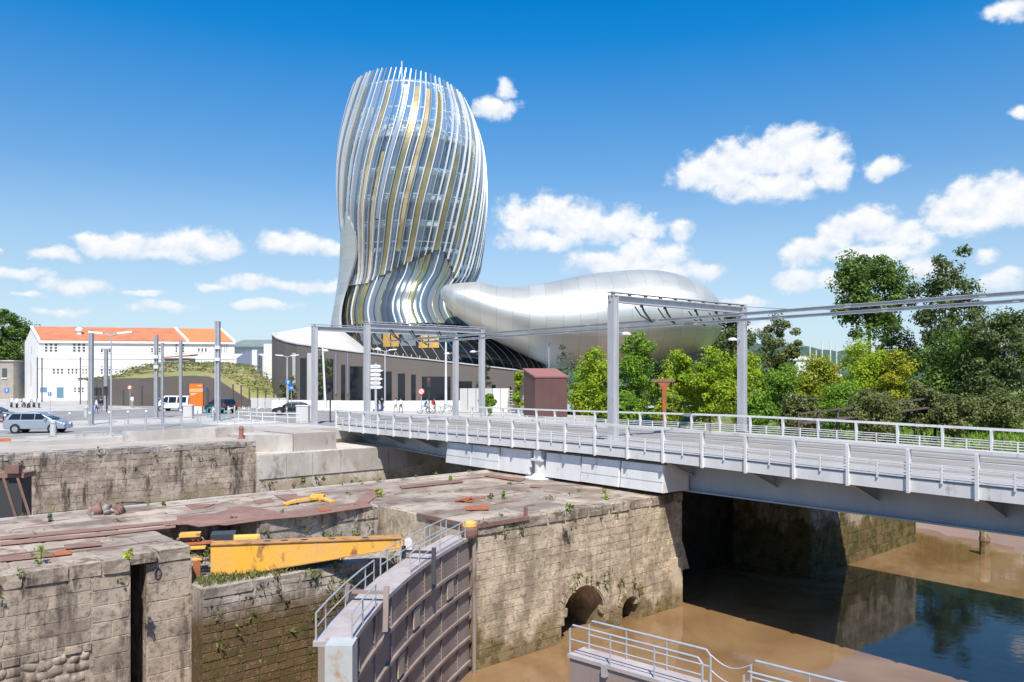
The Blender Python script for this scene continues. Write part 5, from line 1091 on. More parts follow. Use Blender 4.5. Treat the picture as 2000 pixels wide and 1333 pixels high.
V = np.empty((n,4,3)); dx = r_.normal(scale=.09,size=(n,3)); dx[:,2] = r_.uniform(.06,.22,n); sd = r_.normal(scale=.02,size=(n,3)); V[:,0] = base-sd; V[:,1] = base+sd; V[:,2] = base+dx+sd*.3; V[:,3] = base+dx
g = bpy.data.objects.new('grass', None); bpy.data.objects.remove(g)
tmp = thing('tmp','x','x',(0,0,0)); o = leaf_obj('grass', V.reshape(-1,3), LM['olive'], tmp); o.parent = None; bpy.data.objects.remove(tmp); tag(o, 'short grass growing on the sunk ledge', kind='stuff')
# moss and small weeds rooted in the joints of the walls
P_ = []
for (l0,l1,w,z0,z1,k) in ((19.6,32.8,23.78,-2.3,-1.72,15),(1.5,7.9,26.78,-2.3,-1.7,8),(10.2,19.3,26.38,-5.2,-3.0,46),(6,23.4,51.95,-2.2,-.3,12),(23.6,31,51.66,-3.6,-2.9,12),(10,19.3,30.28,-3,-2.2,26),(-5,32,37.4,-1.7,-1.65,22),(2,30,32.5,-1.72,-1.7,9),(20,31,26,-1.72,-1.7,6),(24.2,27.4,23.76,-5.3,-4.6,10),(28,30,23.76,-6.,-5.3,8)):
    for _ in range(k):
        c = np.array(LW((r_.uniform(l0,l1), w + (r_.uniform(-1.6,1.6) if z1-z0 < .06 and w < 37 else 0), r_.uniform(z0,z1)))); m = r_.randint(8,26); P_.append(c + r_.normal(scale=(.10,.10,.09),size=(m,3)))
P_ = np.concatenate(P_); n = len(P_); a = r_.normal(scale=.045,size=(n,3)); b = r_.normal(scale=.03,size=(n,3)); V = np.empty((n,4,3)); V[:,0] = P_-a; V[:,1] = P_-b; V[:,2] = P_+a; V[:,3] = P_+b
tmp = thing('tmp','x','x',(0,0,0)); o = leaf_obj('wall_weeds', V.reshape(-1,3), LM['olive'], tmp); o.parent = None; bpy.data.objects.remove(tmp); tag(o, 'moss and small weeds in the joints of the lock walls', kind='stuff')
# meadow and mound grass
def tufts(name, pts, hmin, hmax, m, label, wd=.05):
    n = len(pts); V = np.empty((n,4,3)); dx = r_.normal(scale=.25,size=(n,3)); dx[:,2] = r_.uniform(hmin,hmax,n); sd = r_.normal(scale=wd,size=(n,3)); sd[:,2] *= .2
    V[:,0] = pts-sd; V[:,1] = pts+sd; V[:,2] = pts+dx+sd*.3; V[:,3] = pts+dx
    tmp = thing('tmp','x','x',(0,0,0)); o = leaf_obj(name, V.reshape(-1,3), m, tmp); o.parent = None; bpy.data.objects.remove(tmp); tag(o, label, kind='stuff')
pts = []
while len(pts) < 14000:
    x, y = r_.uniform(28,85), r_.uniform(52,110); z = float(bank_z(x,y))
    if z > -3.9: pts.append((x,y,z-.03))
tufts('meadow_grass', np.array(pts), .2, .7, LM['green'], 'long bright grass on the river bank', .10)
mo = bpy.data.objects['grassy_mound']; mv = np.array([tuple(v.co) for v in mo.data.vertices])[100:]
k = r_.randint(0, len(mv), 5200); pts = mv[k]+r_.normal(scale=.7,size=(5200,3))*np.array([1,.9,.0]); tufts('mound_scrub', pts, .06, .25, LM['olive'], 'rough grass on the mound', .09)
k = r_.randint(0, len(mv), 2600); pts = mv[k]+r_.normal(scale=.7,size=(2600,3))*np.array([1,.9,.0]); tufts('mound_scrub', pts, .06, .25, LM['brown'], 'dry grass on the mound', .09)
# ------------------------------------------------------------------ street furniture
def pole(u, vt, vb, wpx, label, name='tram_pole', m='pole_grey', square=True, cat='pole'):
    p = gp(u, vb, 0); h = (vb-vt)/F*p.y; w = .82*wpx/F*p.y; t = thing(name, label, cat, p); mb = MB()
    if square: mb.box(p.x-w/2,p.x-w*.18,p.y-w/2,p.y+w/2,0,h); mb.box(p.x+w*.18,p.x+w/2,p.y-w/2,p.y+w/2,0,h); mb.box(p.x-w*.18+.001,p.x+w*.18-.001,p.y-w*.3,p.y+w*.3,0,h-.02)
    else: mb.lathe((p.x,p.y,0), [(w/2,0),(w/2,h*.5),(w*.35,h)], 8)
    mb.build('shaft', MT[m], t); mb = MB(); mb.box(p.x-w*.9,p.x+w*.9,p.y-w*.9,p.y+w*.9,.003,.08); mb.build('foot_plate', MT[m], t); return t, p, h
for q in [(178,646,830,9,'grey tram pole nearest the silver car bonnet'),(305,655,818,7.5,'grey tram pole in front of the dark retaining wall'),(425,628,822,11,'tallest grey tram pole, beside the dark people carrier'),(353,665,808,6,'slim grey tram pole left of the orange totem'),(317,670,836,5,'thin grey pole next to the pole before the retaining wall'),
          (207,684,800,7,'grey pole with a bracket behind the traffic lights'),(73,698,786,2.2,'dark thin pole before the gable of the white house'),(82,699,786,2.2,'dark thin pole paired with another before the white house corner'),(157,698,790,2.2,'dark thin pole before the white house blue door')]:
    t, p, h = pole(*q, m='cloth_grey' if q[3] < 3 else 'pole_grey')
    if q[0] in (425, 305):
        for dz in (.28, .40):
            mb = MB(); mb.box(p.x-.12,p.x+.3,p.y-.32,p.y-.05,h*(1-dz),h*(1-dz)+.3); mb.build('bracket', MT['white_paint'], t)
    if q[0] == 207: mb = MB(); mb.box(p.x-.5,p.x+.5,p.y-.15,p.y+.15,h,h+.2); mb.build('cross_head', MT['pole_grey'], t)
for u, vt, vb, lab in ((217,655,853,'tall double-headed street lamp by the low kerb'),(561,697,801,'double-headed street lamp carrying the blue signs'),(752,686,802,'double-headed street lamp right of the white direction signs')):
    t, p, h = pole(u, vt, vb, 4, lab, 'street_lamp', 'grey_steel', False, 'street lamp'); s = h/8.
    for sg in (-1, 1):
        mb = MB(); mb.tube([(p.x,p.y,h-.05),(p.x+sg*.55*s*1.3,p.y,h+.12)], .05, 5); mb.build('lamp_arm', MT['grey_steel'], t)
        mb = MB(); mb.hexa([(p.x+sg*.5-.0,p.y-.18,h+.05),(p.x+sg*1.5,p.y-.14,h+.18),(p.x+sg*1.5,p.y+.14,h+.18),(p.x+sg*.5,p.y+.18,h+.05),(p.x+sg*.5,p.y-.15,h+.2),(p.x+sg*1.5,p.y-.1,h+.28),(p.x+sg*1.5,p.y+.1,h+.28),(p.x+sg*.5,p.y+.15,h+.2)]); mb.build('lamp_head', MT['white_paint'], t)
for u, ut, vt, vb, lab in ((636,630,672,802,'white leaning flagpole before the podium'),(871,871,664,803,'straight white flagpole left of the far gantry post')):
    p = gp(u,vb,0); q = px(ut,vt,p.y); t = thing('flagpole', lab, 'flagpole', p); mb = MB(); mb.tube([p,p.lerp(q,.5),q], .17, 8, .11); mb.build('shaft', MT['white_paint'], t); mb = MB(); mb.lathe((p.x,p.y,0),[(.4,0.003),(.4,.1),(.2,.15)],10); mb.build('foot', MT['white_paint'], t)
t, p, h = pole(1072, 587, 795, 3, 'tall thin grey mast in front of the silver tail', 'mast', 'pole_grey', False, 'mast')
# traffic lights and signs
def signal(u, vb, vt, lab, heads=1):
    p = gp(u,vb,0); h = (vb-vt)/F*p.y; t = thing('traffic_light', lab, 'traffic light', p); mb = MB(); mb.lathe((p.x,p.y,0),[(.07,0),(.07,h)],8); mb.build('shaft', MT['dark_steel'], t)
    for k in range(heads):
        x = p.x+k*.55-(heads-1)*.275; mb = MB(); mb.box(x-.2,x+.2,p.y-.35,p.y-.08,h-1.1,h); o = mb.build('signal_head', MT['dark_steel'], t)
        for j, m in enumerate(('sign_red' if u == 838 else 'rubber','dark_steel','dark_steel')):
            q = MB(); q.disc((x,p.y-.37,h-.2-.34*j),(0,1,0),.12,.04); q.build('lens', MT[m], o)
signal(192,800,757,'double black traffic light before the doorways of the retaining wall',2); signal(208,806,755,'black traffic light next to the grey bracket pole'); signal(838,806,738,'black traffic light showing red by the no-turn sign'); signal(645,826,757,'dark slim signal post at the bridge end')
def roundsign(u, v, vb, r, face, rim, lab, square=False):
    p = gp(u,vb,0); c = px(u,v,p.y); t = thing('road_sign', lab, 'road sign', p); mb = MB(); mb.lathe((p.x,p.y,0),[(.04,0),(.04,c.z+.3)],6); mb.build('shaft', MT['grey_steel'], t); R_ = r/F*p.y
    mb = MB()
    if square: mb.box(c.x-R_,c.x+R_,p.y-.12,p.y-.08,c.z-R_,c.z+R_)
    else: mb.disc((c.x,p.y-.1,c.z),(0,1,0),R_,.04,18)
    o = mb.build('sign_plate', MT[rim], t); mb = MB()
    if square: mb.box(c.x-R_*.16,c.x+R_*.16,p.y-.135,p.y-.122,c.z-R_*.7,c.z+R_*.7); mb.box(c.x-R_*.5,c.x+R_*.5,p.y-.134,p.y-.121,c.z+R_*.1,c.z+R_*.35)
    else:
        if face: mb.disc((c.x,p.y-.125,c.z),(0,1,0),R_*.74,.008,18)
        else: mb.bar((c.x-R_*.5,p.y-.127,c.z),(c.x+R_*.3,p.y-.127,c.z),.02,R_*.22); mb.extr([(c.x+R_*.2,p.y-.13,c.z+R_*.4),(c.x+R_*.6,p.y-.13,c.z),(c.x+R_*.2,p.y-.13,c.z-R_*.4)],(0,.006,0))
    mb.build('symbol', MT[face or 'white_paint'], o)
    if face == 'white_paint' and rim == 'sign_red' : 
        mb = MB(); mb.bar((c.x-R_*.45,p.y-.133,c.z+R_*.45),(c.x+R_*.45,p.y-.133,c.z-R_*.45),.01,R_*.2); mb.build('bar', MT['sign_red'], o)
roundsign(563,747,803,5,None,'sign_blue','square blue sign with a white figure on the lamp post',True); roundsign(569,758,804,5.5,None,'sign_blue','round blue sign with a white arrow under the square one')
roundsign(823,765,804,6.5,'white_paint','sign_red','round no-turn sign with red border beside the red light'); roundsign(436,765,790,5,'white_paint','sign_red','round red-bordered sign before the retaining wall wedge'); roundsign(254,757,796,4.5,'white_paint','sign_red','round red-bordered sign before the dark retaining wall')
roundsign(14,763,792,4.5,None,'sign_blue','square blue sign at the left edge below the white gable',True); roundsign(98,770,806,3.5,None,'sign_blue','small blue sign near the parked motorbikes',True)
p = gp(734,805,0); t = thing('direction_sign', 'column of six white arrow-shaped direction signs on a post', 'direction sign', p); mb = MB(); mb.box(p.x-.12,p.x+.12,p.y-.1,p.y+.1,0,px(0,710,p.y).z); mb.build('post', MT['grey_steel'], t)
for i in range(6):
    a, b, c, d = px(723,713+i*8.1,p.y), px(744.5,713+i*8.1,p.y), px(0,719.3+i*8.1,p.y).z, 0; y = p.y-.16; k = .25 if i % 2 else 0
    mb = MB(); mb.extr([(a.x+.15,y,a.z),(b.x-.15,y,b.z),(b.x+k,y,(b.z+c)/2),(b.x-.15,y,c),(a.x+.15,y,c),(a.x,y,(a.z+c)/2)],(0,.05,0)); mb.build('arrow_panel', MT['white_paint'], t)
    mb = MB(); mb.box(a.x+.35,b.x-.45,y-.006,y-.001,c+.14,c+.2); mb.build('text_line', MT['pole_grey'], t)
p = gp(383,808,0); t = thing('totem', 'orange upright information totem with faint white lines', 'totem', p); a, b = px(371,0,p.y), px(397,0,p.y); zt0, zb0 = px(0,750,p.y).z, px(0,794,p.y).z
mb = MB(); mb.box(a.x,b.x,p.y-.15,p.y+.15,zb0,zt0); mb.build('board', MT['orange'], t); mb = MB(); mb.box(a.x+.1,b.x-.1,p.y-.2,p.y+.2,0,zb0-.003); mb.build('plinth', MT['white_paint'], t)
mb = MB(); mb.box(a.x+.001,b.x-.001,p.y-.158,p.y-.1505,zt0-.95,zt0-.55); mb.build('band', mat('pale_orange', (.9,.40,.15), .5), t)
for i, (f0, f1, z) in enumerate(((.1,.55,-1.15),(.1,.4,-1.3),(.6,.92,-.25))): mb = MB(); w = b.x-a.x; mb.box(a.x+w*f0,a.x+w*f1,p.y-.16,p.y-.1505,zt0+z,zt0+z+.06); mb.build('text_line', MT['white_paint'], t)
mb = MB(); mb.box(b.x+.001,b.x+.5,p.y-.1,p.y+.1,zt0-.9,zt0-.45); mb.build('blue_flag', MT['denim'], t)
# white barrier blocks, fence panels and small kit
proto = thing('barrier_block','x','barrier',(0,0,0),'white barrier blocks before the podium'); mb = MB(); mb.extr([(-1.3,-.3,0),(-1.3,.3,0),(-1.3,.18,.35),(-1.3,.13,1.25),(-1.3,-.13,1.25),(-1.3,-.18,.35)],(2.6,0,0)); mb.build('block', MT['white_paint'], proto); mb = MB(); mb.box(-.9,.9,-.135,-.1305+.02,.75,.8); mb.build('groove', MT['footway'], proto)
for i, (u, Y) in enumerate([(551,104),(580,103.5),(602,103),(632,102),(648,102),(672,101),(690,101),(722,100),(745,100),(770,100),(792,100),(818,100.5),(848,101),(880,101.5)]):
    place(proto, px(u,0,Y)*1-Vector((0,0,px(u,0,Y).z)), RD.uniform(-.06,.06), ORD[i]+' white barrier block from the left in the row below the podium')
fp = thing('site_fence', 'white solid site hoarding between the far gantry posts and the kiosk', 'hoarding', px(950,0,94))
for i in range(6):
    u0, u1 = 898+i*16, 898+(i+1)*16-1; mb = MB(); a, b = px(u0,0,94), px(u1,0,94); mb.box(a.x,b.x,94,94.08,.05,px(0,759,94).z); mb.build('panel', MT['white_paint' if i > 3 else 'podium_light'], fp)
mf = thing('mesh_fence', 'pale slatted fence left of the brown kiosk', 'fence', px(1007,0,93))
for i in range(8): mb = MB(); a, b = px(993,0,93), px(1023,0,93); mb.box(a.x,b.x,93,93.05,.3+i*.32,.42+i*.32); mb.build('slat', MT['concrete'], mf)
for u in (994,1008,1022): mb = MB(); a = px(u,0,93); mb.box(a.x-.07,a.x+.07,93.06,93.18,0,2.9); mb.build('post', MT['concrete'], mf)
# kiosk
Y = 82.0; kz = .2; t = thing('kiosk', 'windowless brown metal kiosk with a slanted roof', 'kiosk', px(1068,0,Y)); a, b, c = px(1045,0,Y), px(1108,0,Y+1.), px(1023,0,Y+2.6)
for v_ in (a,b,c): v_.z = -.4
d = Vector((b.x+c.x-a.x, b.y+c.y-a.y, -.4)); up = lambda p, z: Vector((p.x,p.y,z)); zt0, zt1 = zof(738,Y), zof(724,Y)
mb = MB(); mb.hexa([a,b,d,c,up(a,zt0),up(b,zt0),up(d,zt1+.1),up(c,zt1+.1)]); mb.build('body', MT['kiosk'], t)
ov = lambda p, s, z: Vector((p.x+(p.x-(a.x+d.x)/2)*s, p.y+(p.y-(a.y+d.y)/2)*s, z)); mb = MB(); mb.hexa([ov(a,.05,zt0+.004),ov(b,.05,zt0+.004),ov(d,.05,zt1+.104),ov(c,.05,zt1+.104),ov(a,.05,zt0+.16),ov(b,.05,zt0+.16),ov(d,.05,zt1+.26),ov(c,.05,zt1+.26)]); mb.build('roof', MT['kiosk_roof'], t)
for i in range(1, 4):
    q = a.lerp(b, i/4); mb = MB(); mb.bar(up(q,-.2)+Vector((0,-.01,0)), up(q,zt0-.05)+Vector((0,-.01,0)), .04, .03); mb.build('panel_joint', MT['kiosk'], t)
# rusty post
p = px(1297,0,76); p.z = -.8; t = thing('rusty_post', 'rusty T-shaped iron post among the lime bushes', 'post', p); mb = MB(); mb.hexa([(p.x-.16,p.y-.14,-1),(p.x+.16,p.y-.14,-1),(p.x+.16,p.y+.14,-1),(p.x-.16,p.y+.14,-1),(p.x-.22,p.y-.2,3.4),(p.x+.22,p.y-.2,3.4),(p.x+.22,p.y+.2,3.4),(p.x-.22,p.y+.2,3.4)]); mb.extr([(p.x-.2,p.y-.1,2.9),(p.x+.2,p.y-.1,2.9),(p.x+.6,p.y-.1,3.7),(p.x-.6,p.y-.1,3.7)],(0,.2,0)); mb.build('column', MT['rust_orange'], t)
mb = MB(); mb.box(p.x-1.2,p.x+1.0,p.y-.15,p.y+.15,3.7,3.95); mb.build('crossbar', MT['rust'], t); mb = MB(); mb.tube([(p.x+.8,p.y-.18,3.7),(p.x+.72,p.y-.2,2.2),(p.x+.8,p.y-.2,.4)],.03,5); mb.build('hanging_chain', MT['rust'], t)
# old jetty
jt = thing('jetty', 'broken old wooden jetty among the shrubs on the right bank', 'jetty', px(1700,0,84))
for i in range(9):
    p = px(1560+i*38,0,78+i*1.2); z = px(0,806-i*4.5,p.y).z; mb = MB(); mb.box(p.x-.12,p.x+.12,p.y-.12,p.y+.12,-3.5,z+RD.uniform(-.1,.1)); mb.build('post', MT['wood'], jt)
    if i < 8:
        q = px(1560+(i+1)*38,0,78+(i+1)*1.2); z2 = px(0,806-(i+1)*4.5,q.y).z
        if i not in (3,): mb = MB(); mb.bar((p.x,p.y-.2,z-.12),(q.x,q.y-.2,z2-.12),.1,.18); mb.build('rail', MT['wood'], jt)
        mb = MB(); mb.bar((p.x,p.y,z-1.1),(q.x,q.y,z2-1.1),1.4,.12); mb.build('plank', MT['wood'], jt)
pl = thing('mooring_pile', 'rough pale timber pile standing in the water beyond the bridge', 'pile', (30.6,51.5,WZ)); mb = MB(); mb.lathe((30.4,51.2,WZ),[(.32,-1),(.3,1.6),(.24,1.7)],9); mb.build('shaft', MT['stone_cream'], pl); mb = MB(); mb.lathe((30.4,51.2,WZ),[(.34,.9),(.34,1.1)],9); mb.build('band', MT['rust'], pl)
# bollards
bol = thing('bollard','x','bollard',(0,0,0),'slim white-topped bollards on the far pavement'); mb = MB(); mb.lathe((0,0,0),[(.06,0),(.05,1.0)],8); mb.build('shaft', MT['pole_grey'], bol); mb = MB(); mb.lathe((0,0,1.0),[(.09,0),(.11,.08),(.05,.18)],8); mb.build('cap', MT['white_paint'], bol)
for i in range(16):
    p = LW((11+i*1.55, 73.5+.1*i, .0)); place(bol, p, 0, ORD[i]+' slim white-capped bollard from the left along the far pavement')
pb = thing('pale_bollard','x','bollard',(0,0,0),'pale grey posts by the bridge road'); mb = MB(); mb.lathe((0,0,0),[(.09,0),(.09,.9),(.03,.98)],9); mb.build('shaft', MT['concrete'], pb); mb = MB(); mb.lathe((0,0,.7),[(.094,0),(.094,.1)],9); mb.build('band', MT['white_paint'], pb)
for i, (u, v) in enumerate([(416,806),(429,806),(446,805),(458,804),(474,805),(486,806),(502,806),(518,805),(545,804),(560,806)]): place(pb, gp(u,v+6,0), 0, ORD[i]+' short pale post from the left beside the road before the navy car')
for u, v, lab in ((104,851,'stout grey bollard in front of the silver car'),(168,815,'stout grey bin-like bollard by the first tram pole')):
    p = gp(u,v,0); t = thing('stout_bollard', lab, 'bollard', p); mb = MB(); mb.lathe((p.x,p.y,0),[(.2,0),(.19,1.0),(.12,1.08)],12); mb.build('shaft', MT['podium_light'], t); mb = MB(); mb.lathe((p.x,p.y,.8),[(.197,0),(.197,.08)],12); mb.build('band', MT['pole_grey'], t)
p = gp(471,858,-.27); t = thing('mooring_bollard', 'rusty red iron mooring bollard at the quay edge', 'mooring bollard', p); mb = MB(); mb.lathe(p,[(.24,0),(.24,.06),(.17,.1),(.15,.6),(.18,.7),(.18,.8),(.12,.88)],12); mb.build('column', MT['kiosk_roof'], t); mb = MB(); mb.lathe((p.x,p.y,p.z+.88),[(.13,0),(.05,.05)],12); mb.build('cap', MT['rust'], t)
# teal barrier, cabinets, rails near the bridge end
t = thing('teal_railing', 'short teal pedestrian railing at the foot of the tallest pole', 'railing', gp(420,822,0)); a, b = gp(405,816,0), gp(438,818,0)
for z in (.15,1.0): mb = MB(); mb.tube([a+Vector((0,0,z)), b+Vector((0,0,z))], .05, 6); mb.build('rail', MT['teal'], t)
for i in range(5): q = a.lerp(b,i/4); mb = MB(); mb.tube([q, q+Vector((0,0,1.05))], .04, 6); mb.build('bar', MT['teal'], t)
for u, v, w, h, lab in ((590,826,1.1,1.5,'pale electrical cabinet left of the bridge end'),(606,822,.9,1.3,'second pale cabinet tight against the first gantry post'),(366,818,.9,1.3,'white cabinet at the foot of the orange totem')):
    p = gp(u,v,0); t = thing('electrical_cabinet', lab, 'cabinet', p); mb = MB(); mb.box(p.x-w/2,p.x+w/2,p.y,p.y+.6,0,h); mb.build('body', MT['podium_light'], t); mb = MB(); mb.box(p.x-w/2-.05,p.x+w/2+.05,p.y-.05,p.y+.65,h+.002,h+.08); mb.build('lid', MT['white_paint'], t); mb = MB(); mb.box(p.x-w/2+.08,p.x+w/2-.08,p.y-.025,p.y-.002,.12,h-.1); mb.build('door', MT['podium_light'], t)
t = thing('guard_rail', 'long low white guard rail across the road left of the bridge end', 'guard rail', gp(525,818,0)); a, b = gp(466,822,0), gp(588,828,0)
for z in (.5,.85): mb = MB(); mb.tube([a+Vector((0,0,z)), b+Vector((0,0,z))], .045, 6); mb.build('rail', MT['white_paint'], t)
for i in range(6): q = a.lerp(b,i/5); mb = MB(); mb.tube([q, q+Vector((0,0,.9))], .04, 6); mb.build('post', MT['white_paint'], t)
t = thing('quay_fence', 'thin grey post-and-rail fence on top of the low plinth wall', 'fence', gp(340,840,.42)); 
for z in (.45,.85): mb = MB(LW); mb.tube([(16.6,57,.42+z),(25.4,57,.42+z)], .02, 5); mb.build('rail', MT['galv'], t)
for i in range(8): mb = MB(LW); l = 16.6+i*1.257; mb.tube([(l,57,.42),(l,57,1.3)], .025, 5); mb.build('post', MT['galv'], t)
t = thing('grey_fence', 'grey panel barrier before the grassy slope', 'barrier fence', gp(520,800,0))
for i in range(5): a, b = gp(490+i*14,800,0), gp(503+i*14,800,0); mb = MB(); mb.box(a.x,b.x,a.y,a.y+.05,.15,1.5); mb.build('panel', MT['podium_light'], t)
t = thing('post_fence', 'row of dark timber fence posts along the foot of the grassy slope', 'fence', px(520,0,112))
for i in range(8): p = px(455+i*16,0,111.5); z = max(.2, zof(772+i*1.5,111.5)); mb = MB(); mb.box(p.x-.08,p.x+.08,p.y-.08,p.y+.08,-.1,z+1.5-i*.1); mb.build('post', MT['wood'], t)
mb = MB(LW); mb.box(6,10.2,57.9,58.25,.001,.24); tag(mb.build('salmon_kerb', MT['roof_tile'], loc=LW((9,58,0))), 'salmon-coloured kerb block at the left edge of the pavement', 'kerb block')
# ------------------------------------------------------------------ vehicles (built facing +x)
def car(name, label, paint, kind='wagon'):
    t = thing(name, label, 'car' if kind != 'van' else 'van'); Lc = 4.3 if kind != 'van' else 4.4; hw = .88
    if kind == 'van': lower = [(-2.2,.35),(-2.2,1.0),(2.0,1.0),(2.2,.85),(2.2,.35)]; cab = [(-2.15,1.0),(-2.1,1.88),(1.0,1.9),(1.75,1.05)]
    elif kind == 'wagon': lower = [(-2.13,.32),(-2.22,.58),(-2.14,.95),(1.1,.985),(1.55,.91),(1.92,.78),(2.14,.58),(2.15,.32)]; cab = [(-2.1,.95),(-2.0,1.18),(-1.82,1.38),(-1.5,1.49),(-.8,1.56),(-.1,1.545),(.3,1.46),(.8,1.22),(1.3,.985)]
    else: lower = [(-2.1,.33),(-2.12,.65),(-1.95,.9),(1.0,.92),(1.85,.75),(2.1,.6),(2.1,.33)]; cab = [(-1.75,.9),(-1.2,1.32),(-.9,1.4),(.1,1.42),(.35,1.36),(1.05,.92)]
    def loftprof(poly, w0, w1, mb):
        zmin = min(p[1] for p in poly); zmax = max(p[1] for p in poly); f = lambda z: w0+(w1-w0)*(z-zmin)/(zmax-zmin); n = len(poly)
        mb.add([(x,-f(z),z) for x,z in poly]+[(x,f(z),z) for x,z in poly], [tuple(range(n))[::-1], tuple(range(n,2*n))]+[(i,(i+1)%n,n+(i+1)%n,n+i) for i in range(n)])
    def bev(o, w):
        b = bmesh.new(); b.from_mesh(o.data); bmesh.ops.bevel(b, geom=list(b.edges), offset=w, segments=2, affect='EDGES', profile=.5); b.to_mesh(o.data); b.free(); return o
    mb = MB(); loftprof(lower, hw, hw*.98, mb); body = bev(mb.build('body', MT[paint], t), .05)
    mb = MB(); loftprof(cab, hw*.95, hw*.68, mb); bev(mb.build('cabin', MT[paint], t), .04)
    zlo, zhi = cab[0][1]+.06, max(p[1] for p in cab)-.14; fw = lambda z: hw*.95+(hw*.68-hw*.95)*(z-cab[0][1])/(max(p[1] for p in cab)-cab[0][1])
    segs = {'van':[(-1.9,-.75,.0,.0),(-.6,.35,.0,.0),(.45,1.45,.0,.62)],'wagon':[(-1.85,-1.0,.25,.0),(-.95,-.02,.0,.0),(.03,1.0,.0,.62)],'hatch':[(-1.45,-.75,.3,.0),(-.68,-.02,.0,.0),(.04,.82,.0,.5)]}[kind]
    for s in (-1,1):
        for x0,x1,ca,cb in segs:
            y0, y1 = s*(fw(zlo)+.012), s*(fw(zhi)+.012); mb = MB(); mb.extr([(x0,y0,zlo),(x1,y0,zlo),(x1-cb,y1,zhi),(x0+ca,y1,zhi)],(0,-s*.03,0)); mb.build('window', MT['glass_dark'], t)
        for x in (-1.32,1.30):
            mb = MB(); mb.disc((x,s*(hw-.07),.34),(0,1,0),.37,.15,18); mb.build('wheel_arch', MT['rubber'], t)
            mb = MB(); mb.torus((x,s*(hw-.02),.32),(0,1,0),.25,.09,18,8); w = mb.build('wheel', MT['rubber'], t)
            mb = MB(); mb.disc((x,s*(hw+.03),.32),(0,1,0),.2,.05,14); mb.build('rim', MT['rim'], w)
            for q in range(5): mb = MB(); a = q*1.257; mb.bar((x,s*(hw+.06),.32),(x+.18*math.cos(a),s*(hw+.06),.32+.18*math.sin(a)),.03,.05); mb.build('spoke', MT['pole_grey'], w)
        mb = MB(); mb.box(1.9,2.13,s*.6-.16,s*.6+.16,.62,.74); mb.build('headlight', MT['white_paint'], t)
        mb = MB(); mb.box(-2.2,-2.02,s*.72-.12,s*.72+.12,.72,1.02); mb.build('tail_light', MT['lamp_red'], t)
        mb = MB(); mb.box(.72,.9,s*(hw+.02)-.1,s*(hw+.02)+.1,.98,1.1); mb.build('mirror', MT[paint], t)
    zr = max(p[1] for p in cab); xr = [p for p in cab if p[1] > zr-.2][0][0]; 
    mb = MB(); mb.extr([(cab[0][0]+.05,-hw*.75,cab[0][1]+.1),(cab[0][0]+.05,hw*.75,cab[0][1]+.1),(xr-.12,hw*.62,zr-.16),(xr-.12,-hw*.62,zr-.16)],(-.05,0,.02)); mb.build('rear_window', MT['glass_dark'], t)
    xf = [p for p in cab if p[1] > zr-.1][-1][0]; mb = MB(); mb.extr([(cab[-1][0]-.08,-hw*.82,cab[-1][1]+.06),(cab[-1][0]-.08,hw*.82,cab[-1][1]+.06),(xf+.1,hw*.66,zr-.1),(xf+.1,-hw*.66,zr-.1)],(.04,0,.02)); mb.build('windscreen', MT['glass_dark'], t)
    mb = MB(); mb.box(2.1,2.16,-.3,.3,.42,.54); mb.build('number_plate', MT['white_paint'], t); mb = MB(); mb.box(-2.23,-2.17,-.3,.3,.5,.62); mb.build('number_plate', MT['white_paint'], t)
    return t
c = car('silver_car', 'silver-blue estate car on the quay road at the left', 'car_silver'); place(c, gp(76,845.5,.01), .16)
c.scale = (.95,.98,1.0)
c = car('parked_car', 'grey car half out of the picture at the left edge', 'car_grey', 'hatch'); place(c, gp(-12,824,.01), .3)
c = car('white_van', 'boxy white van in front of the dark retaining wall', 'car_white', 'van'); place(c, gp(341,803,.01), math.pi-.1)
c = car('people_carrier', 'dark teal people carrier behind the orange totem, seen from the rear', 'car_teal', 'wagon'); place(c, gp(431,807,.01), math.pi-.75); c.scale = (1.05,1.05,1.12)
c = car('navy_car', 'dark navy hatchback on the road just left of the bridge end', 'car_navy', 'hatch'); place(c, gp(571,810,.01), math.pi+.15)
# motorbikes
mk = thing('motorbike','x','motorbike',(0,0,0),'motorbikes parked before the white house'); 
for x in (-.65,.7): mb = MB(); mb.torus((x,0,.31),(0,1,0),.25,.07,14,6); w = mb.build('wheel', MT['rubber'], mk); mb = MB(); mb.disc((x,0,.31),(0,1,0),.16,.06,10); mb.build('rim', MT['rim'], w)
mb = MB(); mb.extr([(-.5,-.14,.4),(.3,-.14,.35),(.5,-.14,.8),(.1,-.14,.95),(-.3,-.14,.75)],(0,.28,0)); mb.build('body', MT['car_silver'], mk)
mb = MB(); mb.hexa([(-.85,-.13,.75),(.05,-.13,.75),(.05,.13,.75),(-.85,.13,.75),(-.95,-.1,.92),(0,-.1,.86),(0,.1,.86),(-.95,.1,.92)]); mb.build('seat', MT['rubber'], mk)
mb = MB(); mb.bar((.7,0,.33),(.45,0,1.05),.08,.08); mb.build('fork', MT['rim'], mk); mb = MB(); mb.tube([(.36,-.36,1.1),(.46,0,1.06),(.36,.36,1.1)],.025,6); mb.build('handlebar', MT['rubber'], mk); mb = MB(); mb.extr([(.6,-.2,.75),(.5,-.18,1.3),(.45,.18,1.3),(.55,.2,.75)],(.05,0,0)); mb.build('windshield', MT['white_paint'], mk)
for i, (u, a) in enumerate([(22,.9),(33,1.1),(46,.8),(56,1.2),(66,.9),(76,1.0)]): place(mk, gp(u,796+(i%2),.006), -a, ORD[i]+' motorbike from the left in the row before the white gable')
